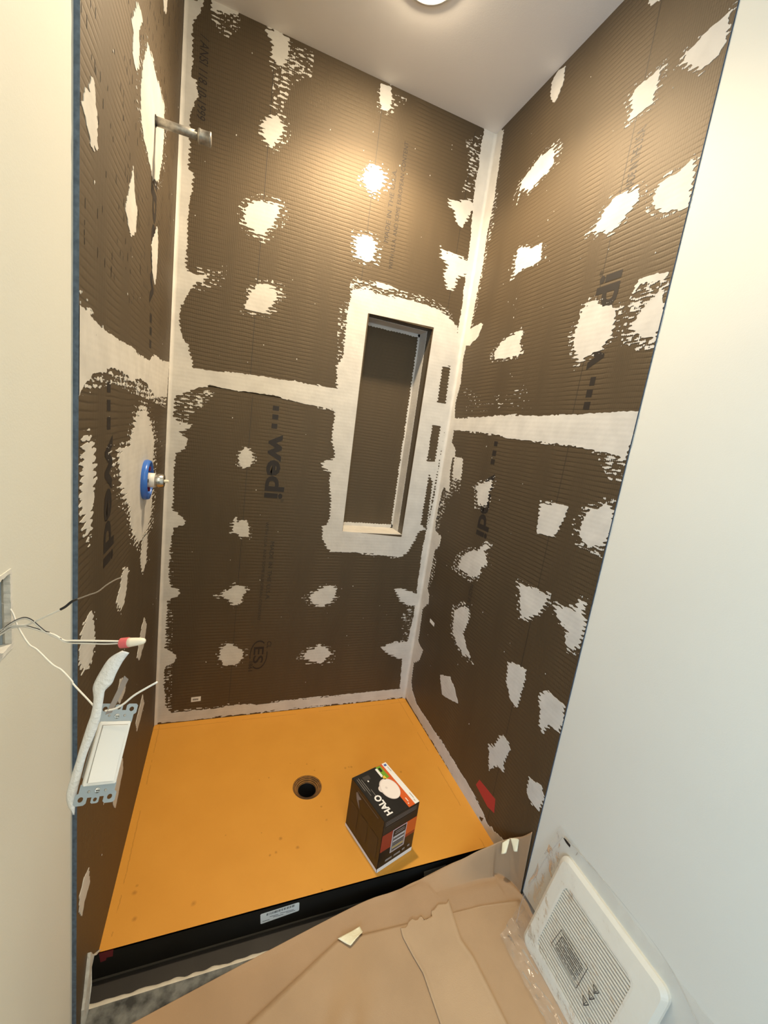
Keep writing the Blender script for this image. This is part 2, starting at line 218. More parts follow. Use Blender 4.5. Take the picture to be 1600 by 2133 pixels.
# ---------------------------------------------------------------- wall data (mm on each wall plane)
PATCHES=[('b',[('s',6,[(-1,2690),(57,2715),(49,2676),(28,2640),(32,2487),(47,2479),(54,2434),(34,2380),(35,2213),(54,2196),(43,2093),(40,2030),(42,1887),(75,1875),(110,1888),(114,1872),(67,1837),(32,1752),(27,1692),(42,1644),(62,1627),(83,1543),(216,1553),(325,1560),(479,1562),(687,1563),(700,1462),(649,1467),(529,1475),(447,1482),(368,1491),(275,1485),(220,1485),(149,1490),(82,1462),(22,1420),(23,1348),(46,1332),(88,1331),(81,1313),(47,1295),(77,1271),(67,1232),(36,1209),(33,1104),(34,986),(62,964),(80,938),(78,918),(41,906),(30,824),(32,699),(41,652),(70,639),(78,617),(61,607),(32,592),(31,482),(31,371),(64,346),(76,327),(66,300),(31,279),(33,186),(42,91),(66,56),(211,53),(314,58),(445,53),(581,59),(824,57),(1184,62),(1204,4),(3,6)]),('s',3,[(1157,2736),(1154,2667),(1158,2595),(1154,2519),(1160,2427),(1175,2296),(1176,2217),(1178,2157),(1180,2097),(1185,2016),(1184,1931),(1182,1672),(1198,1448),(1200,1139),(1190,965),(1181,876),(1188,640),(1193,495),(1182,358),(1165,233),(1179,74),(1188,14),(1226,-4),(1212,2732)]),('s',8,[(661,1971),(676,1973),(735,1976),(778,1978),(882,1984),(998,1985),(1090,1977),(1128,1959),(1176,1934),(1213,1852),(1212,1721),(1190,965),(1141,938),(1128,887),(1105,836),(1057,804),(978,812),(828,823),(705,824),(684,846),(656,892),(654,949),(671,957),(681,985),(678,1052),(663,1162),(662,1195),(624,1213),(613,1239),(669,1261),(670,1293),(650,1333),(649,1375),(649,1467),(646,1564),(637,1657),(659,1702),(655,1803),(656,1880),(661,1926)]),('s',9,[(1062,635),(1095,643),(1166,624),(1225,602),(1223,535),(1152,544),(1098,577)]),('s',9,[(1032,316),(1102,340),(1170,345),(1232,313),(1230,237),(1144,243),(1079,275)]),('s',10,[(1041,2419),(1087,2428),(1141,2450),(1173,2427),(1152,2394),(1142,2360),(1123,2333),(1089,2345),(1072,2384),(1046,2395)]),('s',14,[(1037,2227),(1171,2215),(1196,2194),(1217,2167),(1138,2127),(1138,2078),(1100,2069),(1068,2121),(1080,2172),(1045,2182)]),('f',0.45,[(61,1898),(182,1934),(177,1888),(162,1850),(57,1805)]),('f',0.35,[(21,1434),(150,1474),(168,1462),(119,1399),(78,1365),(65,1279),(26,1283)]),('f',0.25,[(658,2017),(757,2021),(867,2021),(1031,2017),(1136,1984),(1176,1909),(1053,1965),(875,1968),(786,1967),(680,1957),(653,1969)]),('s',6,[(765,2021),(822,2025),(856,2018),(815,1999),(769,1997)]),('f',0.45,[(1077,2659),(1147,2701),(1158,2595),(1156,2483),(1097,2464),(1105,2578)]),('f',0.5,[(616,1886),(668,1973),(679,1881),(679,1666),(635,1638)]),('f',0.5,[(1118,497),(1179,549),(1201,343),(1150,346)]),('f',0.5,[(15,803),(45,804),(68,63),(356,74),(359,33),(38,38)]),('f',0.35,[(79,2714),(169,2735),(173,2682),(130,2630),(82,2665)]),('s',4,[(78,2740),(169,2735),(162,2716),(80,2696)]),('h',4,[(1135,1742),(1175,1750),(1181,1578),(1137,1580)]),('h',4,[(1130,1475),(1174,1475),(1174,1300),(1130,1296)]),('h',4,[(1153,1239),(1179,1201),(1186,960),(1150,983)]),('H',0,[(747,1890),(1060,1899),(1055,914),(752,929)])]),('b',[('s',12,[(267,2442),(287,2460),(316,2475),(338,2460),(344,2431),(328,2386),(303,2366),(280,2378),(266,2404)]),('f',0.42,[(256,2448),(286,2473),(330,2493),(363,2473),(372,2433),(348,2373),(310,2346),(276,2362),(255,2397)])]),('b',[('s',12,[(223,2131),(235,2159),(275,2187),(310,2189),(345,2192),(356,2162),(337,2123),(318,2093),(294,2061),(267,2070),(240,2079),(226,2108)]),('f',0.42,[(199,2131),(217,2169),(277,2207),(330,2209),(382,2213),(399,2173),(370,2120),(342,2080),(306,2037),(265,2049),(225,2061),(204,2100)])]),('b',[('s',12,[(258,1847),(289,1898),(333,1909),(362,1898),(371,1856),(350,1825),(325,1792),(288,1793),(249,1793)]),('f',0.42,[(238,1847),(284,1916),(350,1931),(394,1916),(407,1859),(376,1817),(338,1773),(283,1774),(224,1774)])]),('b',[('s',16,[(654,2388),(670,2418),(687,2444),(718,2442),(741,2424),(755,2402),(738,2371),(716,2338),(680,2344),(650,2370)]),('f',0.42,[(638,2385),(662,2426),(688,2461),(734,2458),(769,2434),(790,2404),(764,2362),(731,2318),(677,2326),(632,2361)])]),('b',[('s',12,[(652,2173),(712,2186),(741,2176),(749,2151),(742,2094),(705,2084),(663,2091),(653,2134)]),('f',0.42,[(634,2185),(724,2203),(768,2189),(780,2156),(769,2079),(714,2065),(651,2075),(636,2133)])]),('b',[('s',8,[(268,1236),(291,1263),(320,1252),(332,1223),(320,1187),(294,1175),(271,1196)]),('f',0.55,[(253,1240),(287,1274),(329,1260),(346,1224),(329,1179),(291,1164),(258,1190)])]),('b',[('s',6,[(268,960),(280,965),(284,950),(319,957),(336,921),(333,880),(299,883),(267,901)]),('f',0.55,[(254,968),(271,974),(277,955),(328,964),(352,919),(348,868),(299,871),(252,894)])]),('b',[('s',8,[(229,607),(266,638),(295,661),(335,652),(347,629),(323,599),(331,576),(297,561),(269,593)]),('f',0.55,[(197,605),(251,644),(293,673),(351,661),(368,633),(333,595),(345,566),(296,548),(255,588)])]),('b',[('s',8,[(254,353),(283,379),(315,366),(352,339),(351,298),(321,271),(270,266),(251,310)]),('f',0.55,[(233,360),(275,393),(321,376),(375,343),(374,291),(330,258),(256,251),(229,306)])]),('b',[('s',8,[(624,596),(651,627),(694,651),(724,661),(759,644),(758,607),(734,570),(699,546),(658,559)]),('f',0.55,[(589,593),(628,632),(691,662),(734,674),(785,653),(784,607),(749,560),(698,530),(639,547)])]),('b',[('s',8,[(629,284),(648,321),(683,327),(704,351),(743,328),(778,295),(749,276),(723,246),(674,260)]),('f',0.6,[(615,340),(772,345),(797,242),(651,238)]),('f',0.55,[(595,280),(623,326),(673,334),(704,364),(760,335),(811,294),(769,270),(731,232),(660,250)])]),('b',[('s',8,[(248,2715),(299,2728),(338,2724),(337,2675),(329,2637),(308,2624),(278,2642),(280,2682),(262,2699)]),('f',0.35,[(290,2713),(427,2712),(426,2637),(361,2582),(328,2479),(285,2486),(294,2572),(273,2623)])]),('b',[('s',6,[(684,2713),(727,2721),(738,2677),(733,2641),(705,2626),(686,2658)]),('f',0.45,[(670,2702),(800,2714),(794,2687),(742,2627),(684,2606)])]),('l',[('s',4,[(-1031,1523),(-1018,1522),(-988,1523),(-961,1521),(-920,1514),(-875,1510),(-783,1512),(-692,1514),(-616,1511),(-526,1507),(-422,1509),(-330,1537),(-216,1533),(-85,1543),(-12,1551),(-36,1419),(-311,1412),(-439,1442),(-542,1449),(-643,1434),(-704,1446),(-782,1451),(-827,1448),(-899,1434),(-953,1421),(-1000,1400),(-1021,1384),(-1036,1383)]),('f',0.4,[(-1016,1547),(-1000,1547),(-929,1523),(-835,1516),(-851,1504),(-1018,1519)]),('f',0.3,[(-998,1406),(-899,1436),(-813,1452),(-660,1444),(-482,1439),(-49,1422),(-50,1380),(-542,1405),(-828,1417),(-998,1387)])]),('l',[('s',5,[(-962,1863),(-950,1856),(-944,1833),(-935,1812),(-934,1772),(-966,1764),(-989,1783),(-1011,1793),(-999,1817),(-979,1829),(-984,1836)])]),('l',[('s',5,[(-689,2161),(-644,2181),(-627,2173),(-661,2130),(-648,2110),(-652,2069),(-674,2053),(-711,2059),(-707,2097),(-725,2105),(-699,2140)])]),('l',[('s',8,[(-568,2177),(-508,2190),(-460,2188),(-385,2196),(-318,2203),(-306,2129),(-324,2060),(-374,1984),(-459,1956),(-510,1968),(-573,1976),(-622,2007),(-626,2065),(-612,2113),(-576,2160)]),('f',0.8,[(-598,2189),(-517,2204),(-452,2202),(-351,2211),(-260,2219),(-244,2134),(-268,2055),(-336,1967),(-451,1935),(-520,1949),(-605,1958),(-671,1994),(-676,2061),(-657,2116),(-609,2170)])]),('l',[('s',5,[(-679,1880),(-658,1831),(-630,1810),(-639,1760),(-680,1736),(-709,1748),(-742,1771),(-716,1812)])]),('l',[('s',4,[(-366,1881),(-340,1844),(-347,1764),(-370,1719),(-414,1740),(-443,1808)])]),('l',[('s',3,[(-397,2397),(-327,2451),(-338,2400),(-376,2378)])]),('l',[('s',22,[(-997,1327),(-952,1319),(-932,1295),(-922,1255),(-935,1205),(-947,1153),(-961,1132),(-986,1157),(-1002,1190),(-1012,1206),(-1003,1273)]),('f',0.8,[(-1007,1341),(-946,1332),(-919,1304),(-905,1258),(-923,1201),(-939,1141),(-958,1117),(-992,1146),(-1013,1184),(-1027,1202),(-1015,1279)])]),('l',[('s',24,[(-493,1385),(-442,1378),(-355,1330),(-282,1275),(-282,1190),(-277,1081),(-292,1017),(-372,982),(-500,988),(-597,1053),(-639,1128),(-729,1185),(-753,1260),(-768,1282),(-642,1292),(-608,1326),(-578,1359)]),('f',0.8,[(-488,1411),(-419,1403),(-302,1348),(-203,1285),(-203,1187),(-196,1062),(-216,988),(-324,948),(-497,955),(-628,1029),(-685,1116),(-806,1181),(-839,1268),(-859,1293),(-689,1304),(-643,1343),(-603,1381)])]),('l',[('s',8,[(-428,988),(-345,974),(-353,879),(-407,859),(-453,913),(-446,961)]),('f',0.8,[(-435,996),(-323,980),(-334,871),(-407,848),(-469,910),(-460,965)])]),('l',[('s',10,[(-681,978),(-620,956),(-636,905),(-660,869),(-701,875),(-747,917),(-707,941)]),('f',0.8,[(-681,986),(-599,961),(-621,902),(-653,861),(-708,868),(-770,916),(-716,944)])]),('l',[('s',12,[(-942,987),(-920,959),(-918,902),(-933,871),(-960,870),(-1008,900),(-1011,937),(-998,968),(-971,980)]),('f',0.8,[(-934,995),(-905,963),(-902,897),(-922,862),(-959,860),(-1023,895),(-1028,937),(-1010,973),(-974,987)])]),('l',[('s',4,[(-353,684),(-301,633),(-335,579),(-415,565),(-459,602),(-427,641),(-393,674)])]),('l',[('s',4,[(-683,672),(-606,622),(-620,591),(-676,594),(-725,635),(-702,656)])]),('l',[('s',3,[(-328,377),(-290,312),(-376,304),(-416,298),(-446,353),(-386,368)])]),('l',[('s',3,[(-629,388),(-618,335),(-661,311),(-702,287),(-731,327),(-729,366),(-695,385)])]),('l',[('s',3,[(-941,373),(-933,328),(-969,322),(-985,305),(-1004,343),(-1001,382),(-971,389)])]),('r',[('s',5,[(13,2742),(-58,2712),(-64,2618),(-75,2428),(-61,2327),(-69,2220),(-70,2181),(-62,2088),(-60,2008),(-53,1904),(-39,1858),(-34,1782),(-45,1673),(-30,1583),(-43,1516),(-151,1521),(-270,1524),(-404,1532),(-456,1533),(-638,1533),(-782,1536),(-874,1541),(-923,1544),(-1010,1545),(-1007,1491),(-1001,1420),(-990,1413),(-955,1429),(-905,1432),(-887,1436),(-740,1440),(-624,1441),(-484,1445),(-420,1452),(-292,1458),(-171,1460),(-58,1458),(-57,1405),(-100,1374),(-106,1343),(-87,1333),(-83,1275),(-100,1210),(-115,1166),(-52,1184),(-39,1162),(-29,1058),(-26,1008),(-42,961),(-102,952),(-103,906),(-65,865),(-60,803),(-55,663),(-81,637),(-90,597),(-39,548),(-46,414),(-45,367),(-111,349),(-93,285),(-39,233),(-46,129),(-70,97),(-139,61),(-403,69),(-620,65),(-732,53),(-794,30),(-875,57),(-984,79),(-961,-9),(-839,-5),(-11,10)]),('s',10,[(-104,1337),(-168,1343),(-186,1325),(-192,1271),(-194,1238),(-119,1236),(-105,1291)]),('s',4,[(-33,1916),(-140,1929),(-156,1914),(-132,1871),(-74,1843),(-34,1848)]),('f',0.35,[(-893,1438),(-1000,1427),(-1011,1350),(-977,1345),(-921,1399),(-878,1430)]),('f',0.55,[(-108,1230),(-213,1245),(-211,1212),(-115,1139),(-70,985),(-30,950),(-23,1121)]),('f',0.5,[(-64,2474),(-78,2595),(-111,2380),(-92,2160),(-71,1926),(-34,1912),(-50,2173)]),('f',1.0,[(-74,1663),(-268,1612),(-534,1644),(-611,1558),(-135,1542)]),('f',0.55,[(-38,851),(-87,892),(-101,747),(-68,658)]),('h',1,[(-747,16),(-769,29),(-761,5),(-744,4)])]),('r',[('s',8,[(-423,1277),(-434,1263),(-425,1230),(-427,1169),(-355,1162),(-336,1218),(-318,1228),(-345,1249)]),('f',0.5,[(-441,1295),(-457,1276),(-443,1231),(-446,1149),(-342,1140),(-314,1215),(-288,1229),(-327,1257)])]),('r',[('s',7,[(-312,921),(-373,967),(-429,989),(-444,1010),(-474,1021),(-494,1013),(-463,991),(-493,963),(-498,948),(-465,920),(-462,888),(-409,855),(-329,858),(-294,863)]),('f',0.5,[(-267,914),(-352,974),(-430,1002),(-451,1029),(-493,1044),(-521,1033),(-478,1005),(-520,968),(-527,949),(-481,912),(-477,871),(-402,828),(-290,832),(-241,838)])]),('r',[('s',8,[(-328,674),(-388,719),(-434,723),(-445,676),(-424,612),(-466,568),(-508,544),(-453,523),(-393,543),(-345,571),(-334,628)]),('f',0.5,[(-303,685),(-381,739),(-440,744),(-455,687),(-427,611),(-482,558),(-537,529),(-465,504),(-387,528),(-325,561),(-310,630)])]),('r',[('s',2,[(-305,337),(-388,378),(-441,350),(-479,313),(-435,291),(-350,263)])]),('r',[('s',10,[(-712,308),(-745,322),(-763,389),(-816,390),(-825,370),(-808,309),(-818,277),(-780,270),(-744,217)])]),('r',[('s',8,[(-719,1245),(-794,1257),(-846,1260),(-836,1219),(-825,1179),(-818,1152),(-734,1138),(-726,1181)])]),('r',[('s',8,[(-919,1256),(-963,1286),(-984,1287),(-1005,1278),(-1010,1233),(-1000,1188),(-986,1165),(-935,1160),(-909,1182),(-902,1220)]),('f',0.5,[(-895,1269),(-963,1313),(-996,1314),(-1029,1301),(-1036,1236),(-1021,1171),(-999,1137),(-920,1130),(-880,1162),(-869,1217)])]),('r',[('s',10,[(-698,950),(-768,960),(-844,963),(-841,934),(-816,883),(-770,842),(-739,834),(-711,906)]),('f',0.5,[(-675,958),(-766,970),(-865,973),(-861,939),(-828,877),(-768,828),(-728,819),(-692,905)])]),('r',[('s',12,[(-865,944),(-952,968),(-956,1000),(-985,1004),(-982,972),(-1006,943),(-999,868),(-981,847),(-946,843),(-942,890),(-896,910)]),('f',0.5,[(-837,947),(-950,976),(-956,1014),(-993,1019),(-989,981),(-1021,946),(-1012,856),(-988,831),(-943,826),(-937,882),(-878,906)])]),('r',[('s',6,[(-723,656),(-764,673),(-818,682),(-820,620),(-816,572),(-814,529),(-773,538),(-737,584)])]),('r',[('s',10,[(-895,641),(-922,675),(-985,676),(-997,668),(-1007,627),(-998,587),(-958,577),(-940,528),(-922,549)])]),('r',[('s',8,[(-928,360),(-982,380),(-1004,349),(-997,299),(-962,288),(-932,308)])]),('r',[('s',8,[(-824,2433),(-831,2386),(-820,2352),(-783,2346),(-746,2344),(-756,2374),(-735,2411),(-760,2430)]),('f',0.5,[(-842,2449),(-853,2386),(-837,2340),(-783,2332),(-729,2329),(-744,2370),(-713,2420),(-750,2445)])]),('r',[('s',6,[(-990,2431),(-999,2385),(-997,2355),(-975,2348),(-947,2343),(-919,2375),(-886,2397),(-904,2419),(-950,2430)]),('f',0.5,[(-1003,2442),(-1015,2384),(-1012,2347),(-983,2338),(-945,2332),(-907,2372),(-862,2399),(-887,2427),(-949,2440)])]),('r',[('s',4,[(-406,2710),(-414,2661),(-400,2631),(-382,2613),(-355,2648),(-341,2703),(-364,2722)])]),('r',[('s',3,[(-713,2681),(-781,2629),(-771,2617),(-745,2627)])]),('r',[('s',8,[(-418,2458),(-443,2431),(-439,2386),(-386,2377),(-335,2358),(-272,2390),(-256,2347),(-262,2423),(-303,2443),(-361,2462)]),('f',0.5,[(-446,2473),(-481,2438),(-475,2379),(-401,2367),(-330,2343),(-241,2384),(-219,2328),(-227,2427),(-285,2453),(-366,2478)])]),('r',[('s',8,[(-319,2168),(-371,2156),(-415,2136),(-461,2136),(-478,2077),(-435,2068),(-376,2076),(-324,2059),(-318,2116)]),('f',0.5,[(-298,2179),(-365,2165),(-422,2141),(-482,2141),(-504,2070),(-448,2059),(-372,2069),(-304,2048),(-296,2117)])]),('r',[('s',8,[(-839,2141),(-850,2113),(-834,2093),(-808,2070),(-770,2051),(-695,2086),(-724,2110),(-731,2130),(-758,2153),(-808,2148)]),('f',0.5,[(-861,2150),(-877,2114),(-854,2088),(-818,2058),(-765,2033),(-660,2078),(-700,2110),(-710,2136),(-748,2166),(-818,2159)])]),('r',[('s',7,[(-981,2140),(-997,2122),(-1004,2071),(-1004,2029),(-985,2026),(-937,2038),(-894,2079),(-895,2109),(-932,2130),(-970,2129)]),('f',0.5,[(-988,2153),(-1009,2130),(-1019,2066),(-1019,2014),(-993,2010),(-928,2025),(-870,2076),(-872,2114),(-922,2140),(-973,2139)])]),('r',[('s',10,[(-723,1855),(-760,1876),(-804,1851),(-858,1835),(-863,1780),(-859,1749),(-829,1720),(-785,1707),(-760,1681),(-733,1726),(-708,1780),(-720,1821)]),('f',0.5,[(-704,1869),(-752,1894),(-810,1864),(-880,1845),(-886,1779),(-881,1742),(-842,1707),(-785,1692),(-752,1660),(-717,1714),(-685,1779),(-700,1828)])]),('r',[('s',6,[(-983,1849),(-1003,1806),(-1012,1759),(-998,1730),(-966,1732),(-914,1765),(-944,1812),(-970,1833)]),('f',0.3,[(-885,1814),(-899,1872),(-914,1894),(-996,1891),(-1013,1798),(-1025,1728),(-1015,1695),(-969,1695),(-895,1724)]),('s',5,[(-895,1843),(-904,1881),(-915,1892),(-949,1892),(-996,1889),(-998,1871),(-957,1873),(-919,1876)])]),('r',[('s',8,[(-282,1784),(-320,1822),(-363,1833),(-436,1850),(-451,1831),(-444,1798),(-460,1773),(-448,1747),(-389,1751),(-292,1755)]),('f',0.5,[(-250,1781),(-299,1827),(-355,1840),(-450,1861),(-469,1838),(-460,1798),(-481,1768),(-465,1737),(-389,1742),(-263,1747)])])]
TEXTS=[('b', 'wedi', (388, 1335), (395, 1059), (447, 1338), 1), ('b', 'MADE IN THE U.S.A.', (429, 864), (432, 586), (446, 865), 0), ('b', 'WITH U.S.A. AND SOME EUROPEAN CONTENT', (402, 953), (404, 486), (414, 953), 0), ('b', 'MADE IN THE U.S.A.', (794, 2180), (789, 2452), (775, 2174), 0), ('b', 'WITH U.S.A. AND SOME EUROPEAN CONTENT', (828, 2084), (817, 2561), (811, 2080), 0), ('b', '/ ANSI 118.10-1999', (52, 2619), (57, 2371), (80, 2630), 0), ('b', 'ES', (399, 354), (406, 270), (443, 351), 1), ('b', 'CL', (455, 380), (456, 345), (475, 379), 1), ('b', '1861', (381, 281), (383, 232), (399, 280), 1), ('b', '®', (456, 1058), (455, 1045), (468, 1059), 0), ('r', '®', (-776, 1937), (-777, 1954), (-767, 1938), 0), ('l', 'wedi', (-857, 1316), (-852, 1039), (-783, 1313), 1), ('l', 'wedi', (-390, 1658), (-405, 1981), (-448, 1645), 1), ('r', 'wedi', (-388, 1303), (-398, 1040), (-451, 1311), 1), ('r', 'wedi', (-846, 1667), (-845, 1936), (-781, 1659), 1), ('r', 'MADE IN THE U.S.A.', (-410, 832), (-415, 648), (-436, 842), 0), ('r', 'ANSI 118.10-1999', (-14, 1131), (-32, 930), (-52, 1138), 0), ('r', 'MADE IN THE U.S.A.', (-819, 2150), (-826, 2305), (-792, 2162), 0)]
SQUARES=[('b', 389, 414, 1431, 1450), ('b', 390, 414, 1395, 1415), ('b', 390, 413, 1357, 1377), ('l', -853, -828, 1400, 1420), ('l', -851, -826, 1364, 1386), ('l', -849, -823, 1327, 1352), ('l', -429, -399, 1612, 1636), ('l', -422, -392, 1580, 1601), ('l', -423, -393, 1544, 1566), ('r', -419, -396, 1411, 1430), ('r', -421, -396, 1372, 1394), ('r', -422, -396, 1338, 1359), ('r', -838, -819, 1620, 1645), ('r', -837, -815, 1586, 1609), ('r', -838, -815, 1550, 1573)]

WALLS = {'b': lambda u, v, w=0: (u, -w, v), 'l': lambda u, v, w=0: (w, u, v), 'r': lambda u, v, w=0: (W - w, u, v)}
random.seed(3)

# ---------------------------------------------------------------- walls
JZ = 1.486      # joint between lower and upper boards
NX0, NX1, NZ0, NZ1, ND = 0.752, 1.057, 0.923, 1.892, 0.135
YL, YR = -1.017, -1.004           # front ends of the side boards
BT = 0.0127
wall_back = boxes('wall_back', [((-.1, .165, -.2), (W+.1, .20, H+.05))], M('framing_sheet', (.25, .18, .11), .9), kind='structure')
def board(name, rects, xf, mat, parent, **kw):
    """rects (u0, v0, u1, v1): one slab BT thick behind the wall plane"""
    return boxes(name, [((a, -BT, b), (c, 0, d)) for a, b, c, d in rects], mat, parent, xf=lambda u, w, v: xf(u, v, w), **kw)
bl = board('backer_board', [(-BT, -.003, NX0, JZ-.0015), (NX1, -.003, W+BT, JZ-.0015), (NX0, -.003, NX1, NZ0)], WALLS['b'], BOARD_B, wall_back)
bu = board('backer_board', [(-BT, JZ+.0015, NX0, H), (NX1, JZ+.0015, W+BT, H), (NX0, NZ1, NX1, H)], WALLS['b'], BOARD_B, wall_back)
# niche liner: five panels of the same board, thinset worked into the angles
nl = boxes('niche_liner', [((NX0-.012, ND, NZ0-.012), (NX1+.012, ND+.012, NZ1+.012)),
                           ((NX0-.012, BT, NZ0-.012), (NX0, ND, NZ1+.012)), ((NX1, BT, NZ0-.012), (NX1+.012, ND, NZ1+.012)),
                           ((NX0, BT, NZ1), (NX1, ND, NZ1+.012)), ((NX0, BT, NZ0-.012), (NX1, ND, NZ0))],
           M('niche_board', (.105, .085, .058), .5), wall_back)
ni = boxes('niche_back_panel', [((NX0, ND-.001, NZ0), (NX1, ND, NZ1))], BOARD_B, nl)
def ragged(name, xf, L, w0, amp, mat, parent, t=.0012, step=.004):
    """a strip with one straight and one toothed side; xf(along, across, lift)"""
    V, F = [], []; n = int(L/step)
    for i in range(n+1):
        s = L*i/n; ph = 0.5+0.5*math.sin(2*math.pi*s/PITCH)
        w = w0 + amp*ph + amp*.7*noise.noise(Vector((s*60, w0*99, L)))
        V += [xf(s, 0, 0), xf(s, 0, t), xf(s, w, t), xf(s, w, 0)]
    for i in range(n):
        a, b = 4*i, 4*i+4
        F += [(a+1, a+2, b+2, b+1), (a+2, a+3, b+3, b+2), (a, a+1, b+1, b)]
    return mesh(name, V, F, mat, parent)
hN, wN = NZ1-NZ0, NX1-NX0
ragged('thinset_strip', lambda s, a, l: (NX1-l, ND-a, NZ0+s), hN, .078, .002, THIN, nl)
ragged('thinset_strip', lambda s, a, l: (NX1-a, ND-.001-l, NZ0+s), hN, .007, .006, THIN, nl)
ragged('thinset_strip', lambda s, a, l: (NX0+a, ND-.001-l, NZ0+s), hN, .006, .004, THIN, nl)
ragged('thinset_strip', lambda s, a, l: (NX0+l, ND-a, NZ0+s), hN, .075, .002, THIN, nl)
ragged('thinset_strip', lambda s, a, l: (NX0+s, ND-a, NZ1-l), wN, .080, .002, THIN, nl)
ragged('thinset_strip', lambda s, a, l: (NX0+s, ND-.001-l, NZ1-a), wN, .014, .003, THIN, nl)
ragged('thinset_strip', lambda s, a, l: (NX0+s, ND-a, NZ0+l), wN, .132, .001, THIN, nl, t=.002)
ragged('thinset_strip', lambda s, a, l: (NX0+s, ND-.001-l, NZ0+a), wN, .018, .003, THIN, nl)

# side walls: painted drywall further out, boards in the alcove
YO = -1.9                      # left stub wall ends here and the bathroom widens
HY0, HY1, HZ0, HZ1 = -1.345, -1.233, 1.076, 1.171     # switch box hole
T = -.007
def lw(rects, t0, t1): return [((t0, a, b), (t1, c, d)) for a, b, c, d in rects]
wall_left = boxes('wall_left', lw([(YO, -.2, HY0, H), (HY1, -.2, YL-.002, H), (HY0, -.2, HY1, HZ0), (HY0, HZ1, HY1, H)], T-.016, T)
                  + [((T-.12, YO, -.2), (T-.017, HY0-.03, H)), ((T-.12, HY1+.03, -.2), (T-.017, .165, H)), ((T-.12, HY0-.03, -.2), (T-.09, HY1+.03, H)),
                     ((T-.09, HY0-.03, -.2), (T-.017, HY1+.03, HZ0-.03)), ((T-.09, HY0-.03, HZ1+.03), (T-.017, HY1+.03, H))],
                  PAINT, kind='structure')
wall_right = boxes('wall_right', [((W+.0025, -3.6, -.006), (W+.02, YR-.0008, H)), ((W+.02, -3.6, -.2), (W+.12, .165, H))], PAINT, kind='structure')
def side_board(xf, y0, parent, v0, v1, poly=None):
    p = poly or [(y0, v0), (0, v0), (0, v1), (y0, v1)]
    o = prism('backer_board', p, lambda u, v, w: xf(u, v, w-BT), BT, [BOARD_S, FOAM], parent)
    for f in o.data.polygons:
        if abs(f.normal.y) > .7 or abs(f.normal.z) > .7: f.material_index = 1
    return o
ll = side_board(WALLS['l'], YL, wall_left, 0, 0, [(0, -.003), (-.846, -.003), (-.846, .006), (-.900, .070), (-.923, .100), (-.948, .045), (-.962, .0), (-.975, -.088), (YL, -.088), (YL, JZ-.0015), (0, JZ-.0015)])
lu = side_board(WALLS['l'], YL, wall_left, JZ+.0015, H)
FOAM_R = M('dark_foam_edge', (.06, .095, .14), .9, var=.5, vscale=90)
FOAM_L = FOAM; FOAM = FOAM_R
rl = side_board(WALLS['r'], YR, wall_right, -.003, JZ-.0015)
ru = side_board(WALLS['r'], YR, wall_right, JZ+.0015, H)
FOAM = FOAM_L
BOARDS = {'b': (bl, bu), 'l': (ll, lu), 'r': (rl, ru)}
WROOT = {'b': wall_back, 'l': wall_left, 'r': wall_right}
# rough foam lip and paint nibs along the left board end
V, F = [], []
n = 240
for i in range(n+1):
    z = -.088 + (H+.088)*i/n; a = .0015*noise.noise(Vector((z*40, 3, 1))) + .0015
    V += [(T-.001, YL-.0015, z), (.0005+a*.3, YL-.0015-a, z)]
for i in range(n): F.append((2*i, 2*i+1, 2*i+3, 2*i+2))
mesh('foam_edge', V, F, FOAM, wall_left)

# ---------------------------------------------------------------- thinset patches: toothed by the ribs of the board
rng = np.random.default_rng(11)
LAT = rng.random((256, 256))
def vnoise(x, y):
    xi, yi = np.floor(x).astype(int), np.floor(y).astype(int); fx, fy = x-xi, y-yi
    fx, fy = fx*fx*(3-2*fx), fy*fy*(3-2*fy)
    g = lambda a, b: LAT[a % 256, b % 256]
    return (g(xi, yi)*(1-fx)+g(xi+1, yi)*fx)*(1-fy) + (g(xi, yi+1)*(1-fx)+g(xi+1, yi+1)*fx)*fy
def sdf(pts, X, Y):
    D = np.full(X.shape, 1e9); ins = np.zeros(X.shape, bool); n = len(pts)
    for i in range(n):
        (x0, y0), (x1, y1) = pts[i], pts[(i+1) % n]; dx, dy = x1-x0, y1-y0
        q = np.clip(((X-x0)*dx+(Y-y0)*dy)/(dx*dx+dy*dy+1e-9), 0, 1)
        D = np.minimum(D, (X-x0-q*dx)**2+(Y-y0-q*dy)**2)
        if y0 != y1:
            c = ((y0 > Y) != (y1 > Y)) & (X < (x1-x0)*(Y-y0)/(y1-y0)+x0); ins ^= c
    D = np.sqrt(D); return np.where(ins, D, -D)
def field(parts, X, Y, seed):
    sx = X+seed*37.7; wob = vnoise(sx/16, Y/16)-.5; wob2 = vnoise(sx/5, Y/5+40)-.5
    ph = Y/(PITCH*1000) + .9*vnoise(X/110, Y/110); rib = (4*np.abs(ph-np.floor(ph+.5))-1)*(.35+1.5*vnoise(sx/45, Y/45+7))
    fine = vnoise(sx/9, Y/3.2+90)-.5; grid = np.sin(2*np.pi*X/6.5)
    Fd = np.full(X.shape, -50.0)
    for k, a, pts in parts:
        if k in 'hH': continue
        d = sdf(pts, X, Y)
        if k == 's': f = d + 5*wob + 2.5*wob2 + a*(.45*rib + 1.1*fine - .12)
        else: f = np.minimum((1.9*fine + .35*rib + .22*grid + .5*wob - a*.95 + .25*np.clip(d/30-.6, -.6, .3))*9, d)
        Fd = np.maximum(Fd, f)
    for k, a, pts in parts:
        if k == 'h': Fd = np.minimum(Fd, -(sdf(pts, X, Y) + a*(.8*rib+fine*1.2)))
        if k == 'H': Fd = np.minimum(Fd, -sdf(pts, X, Y)-1.5)
    return Fd
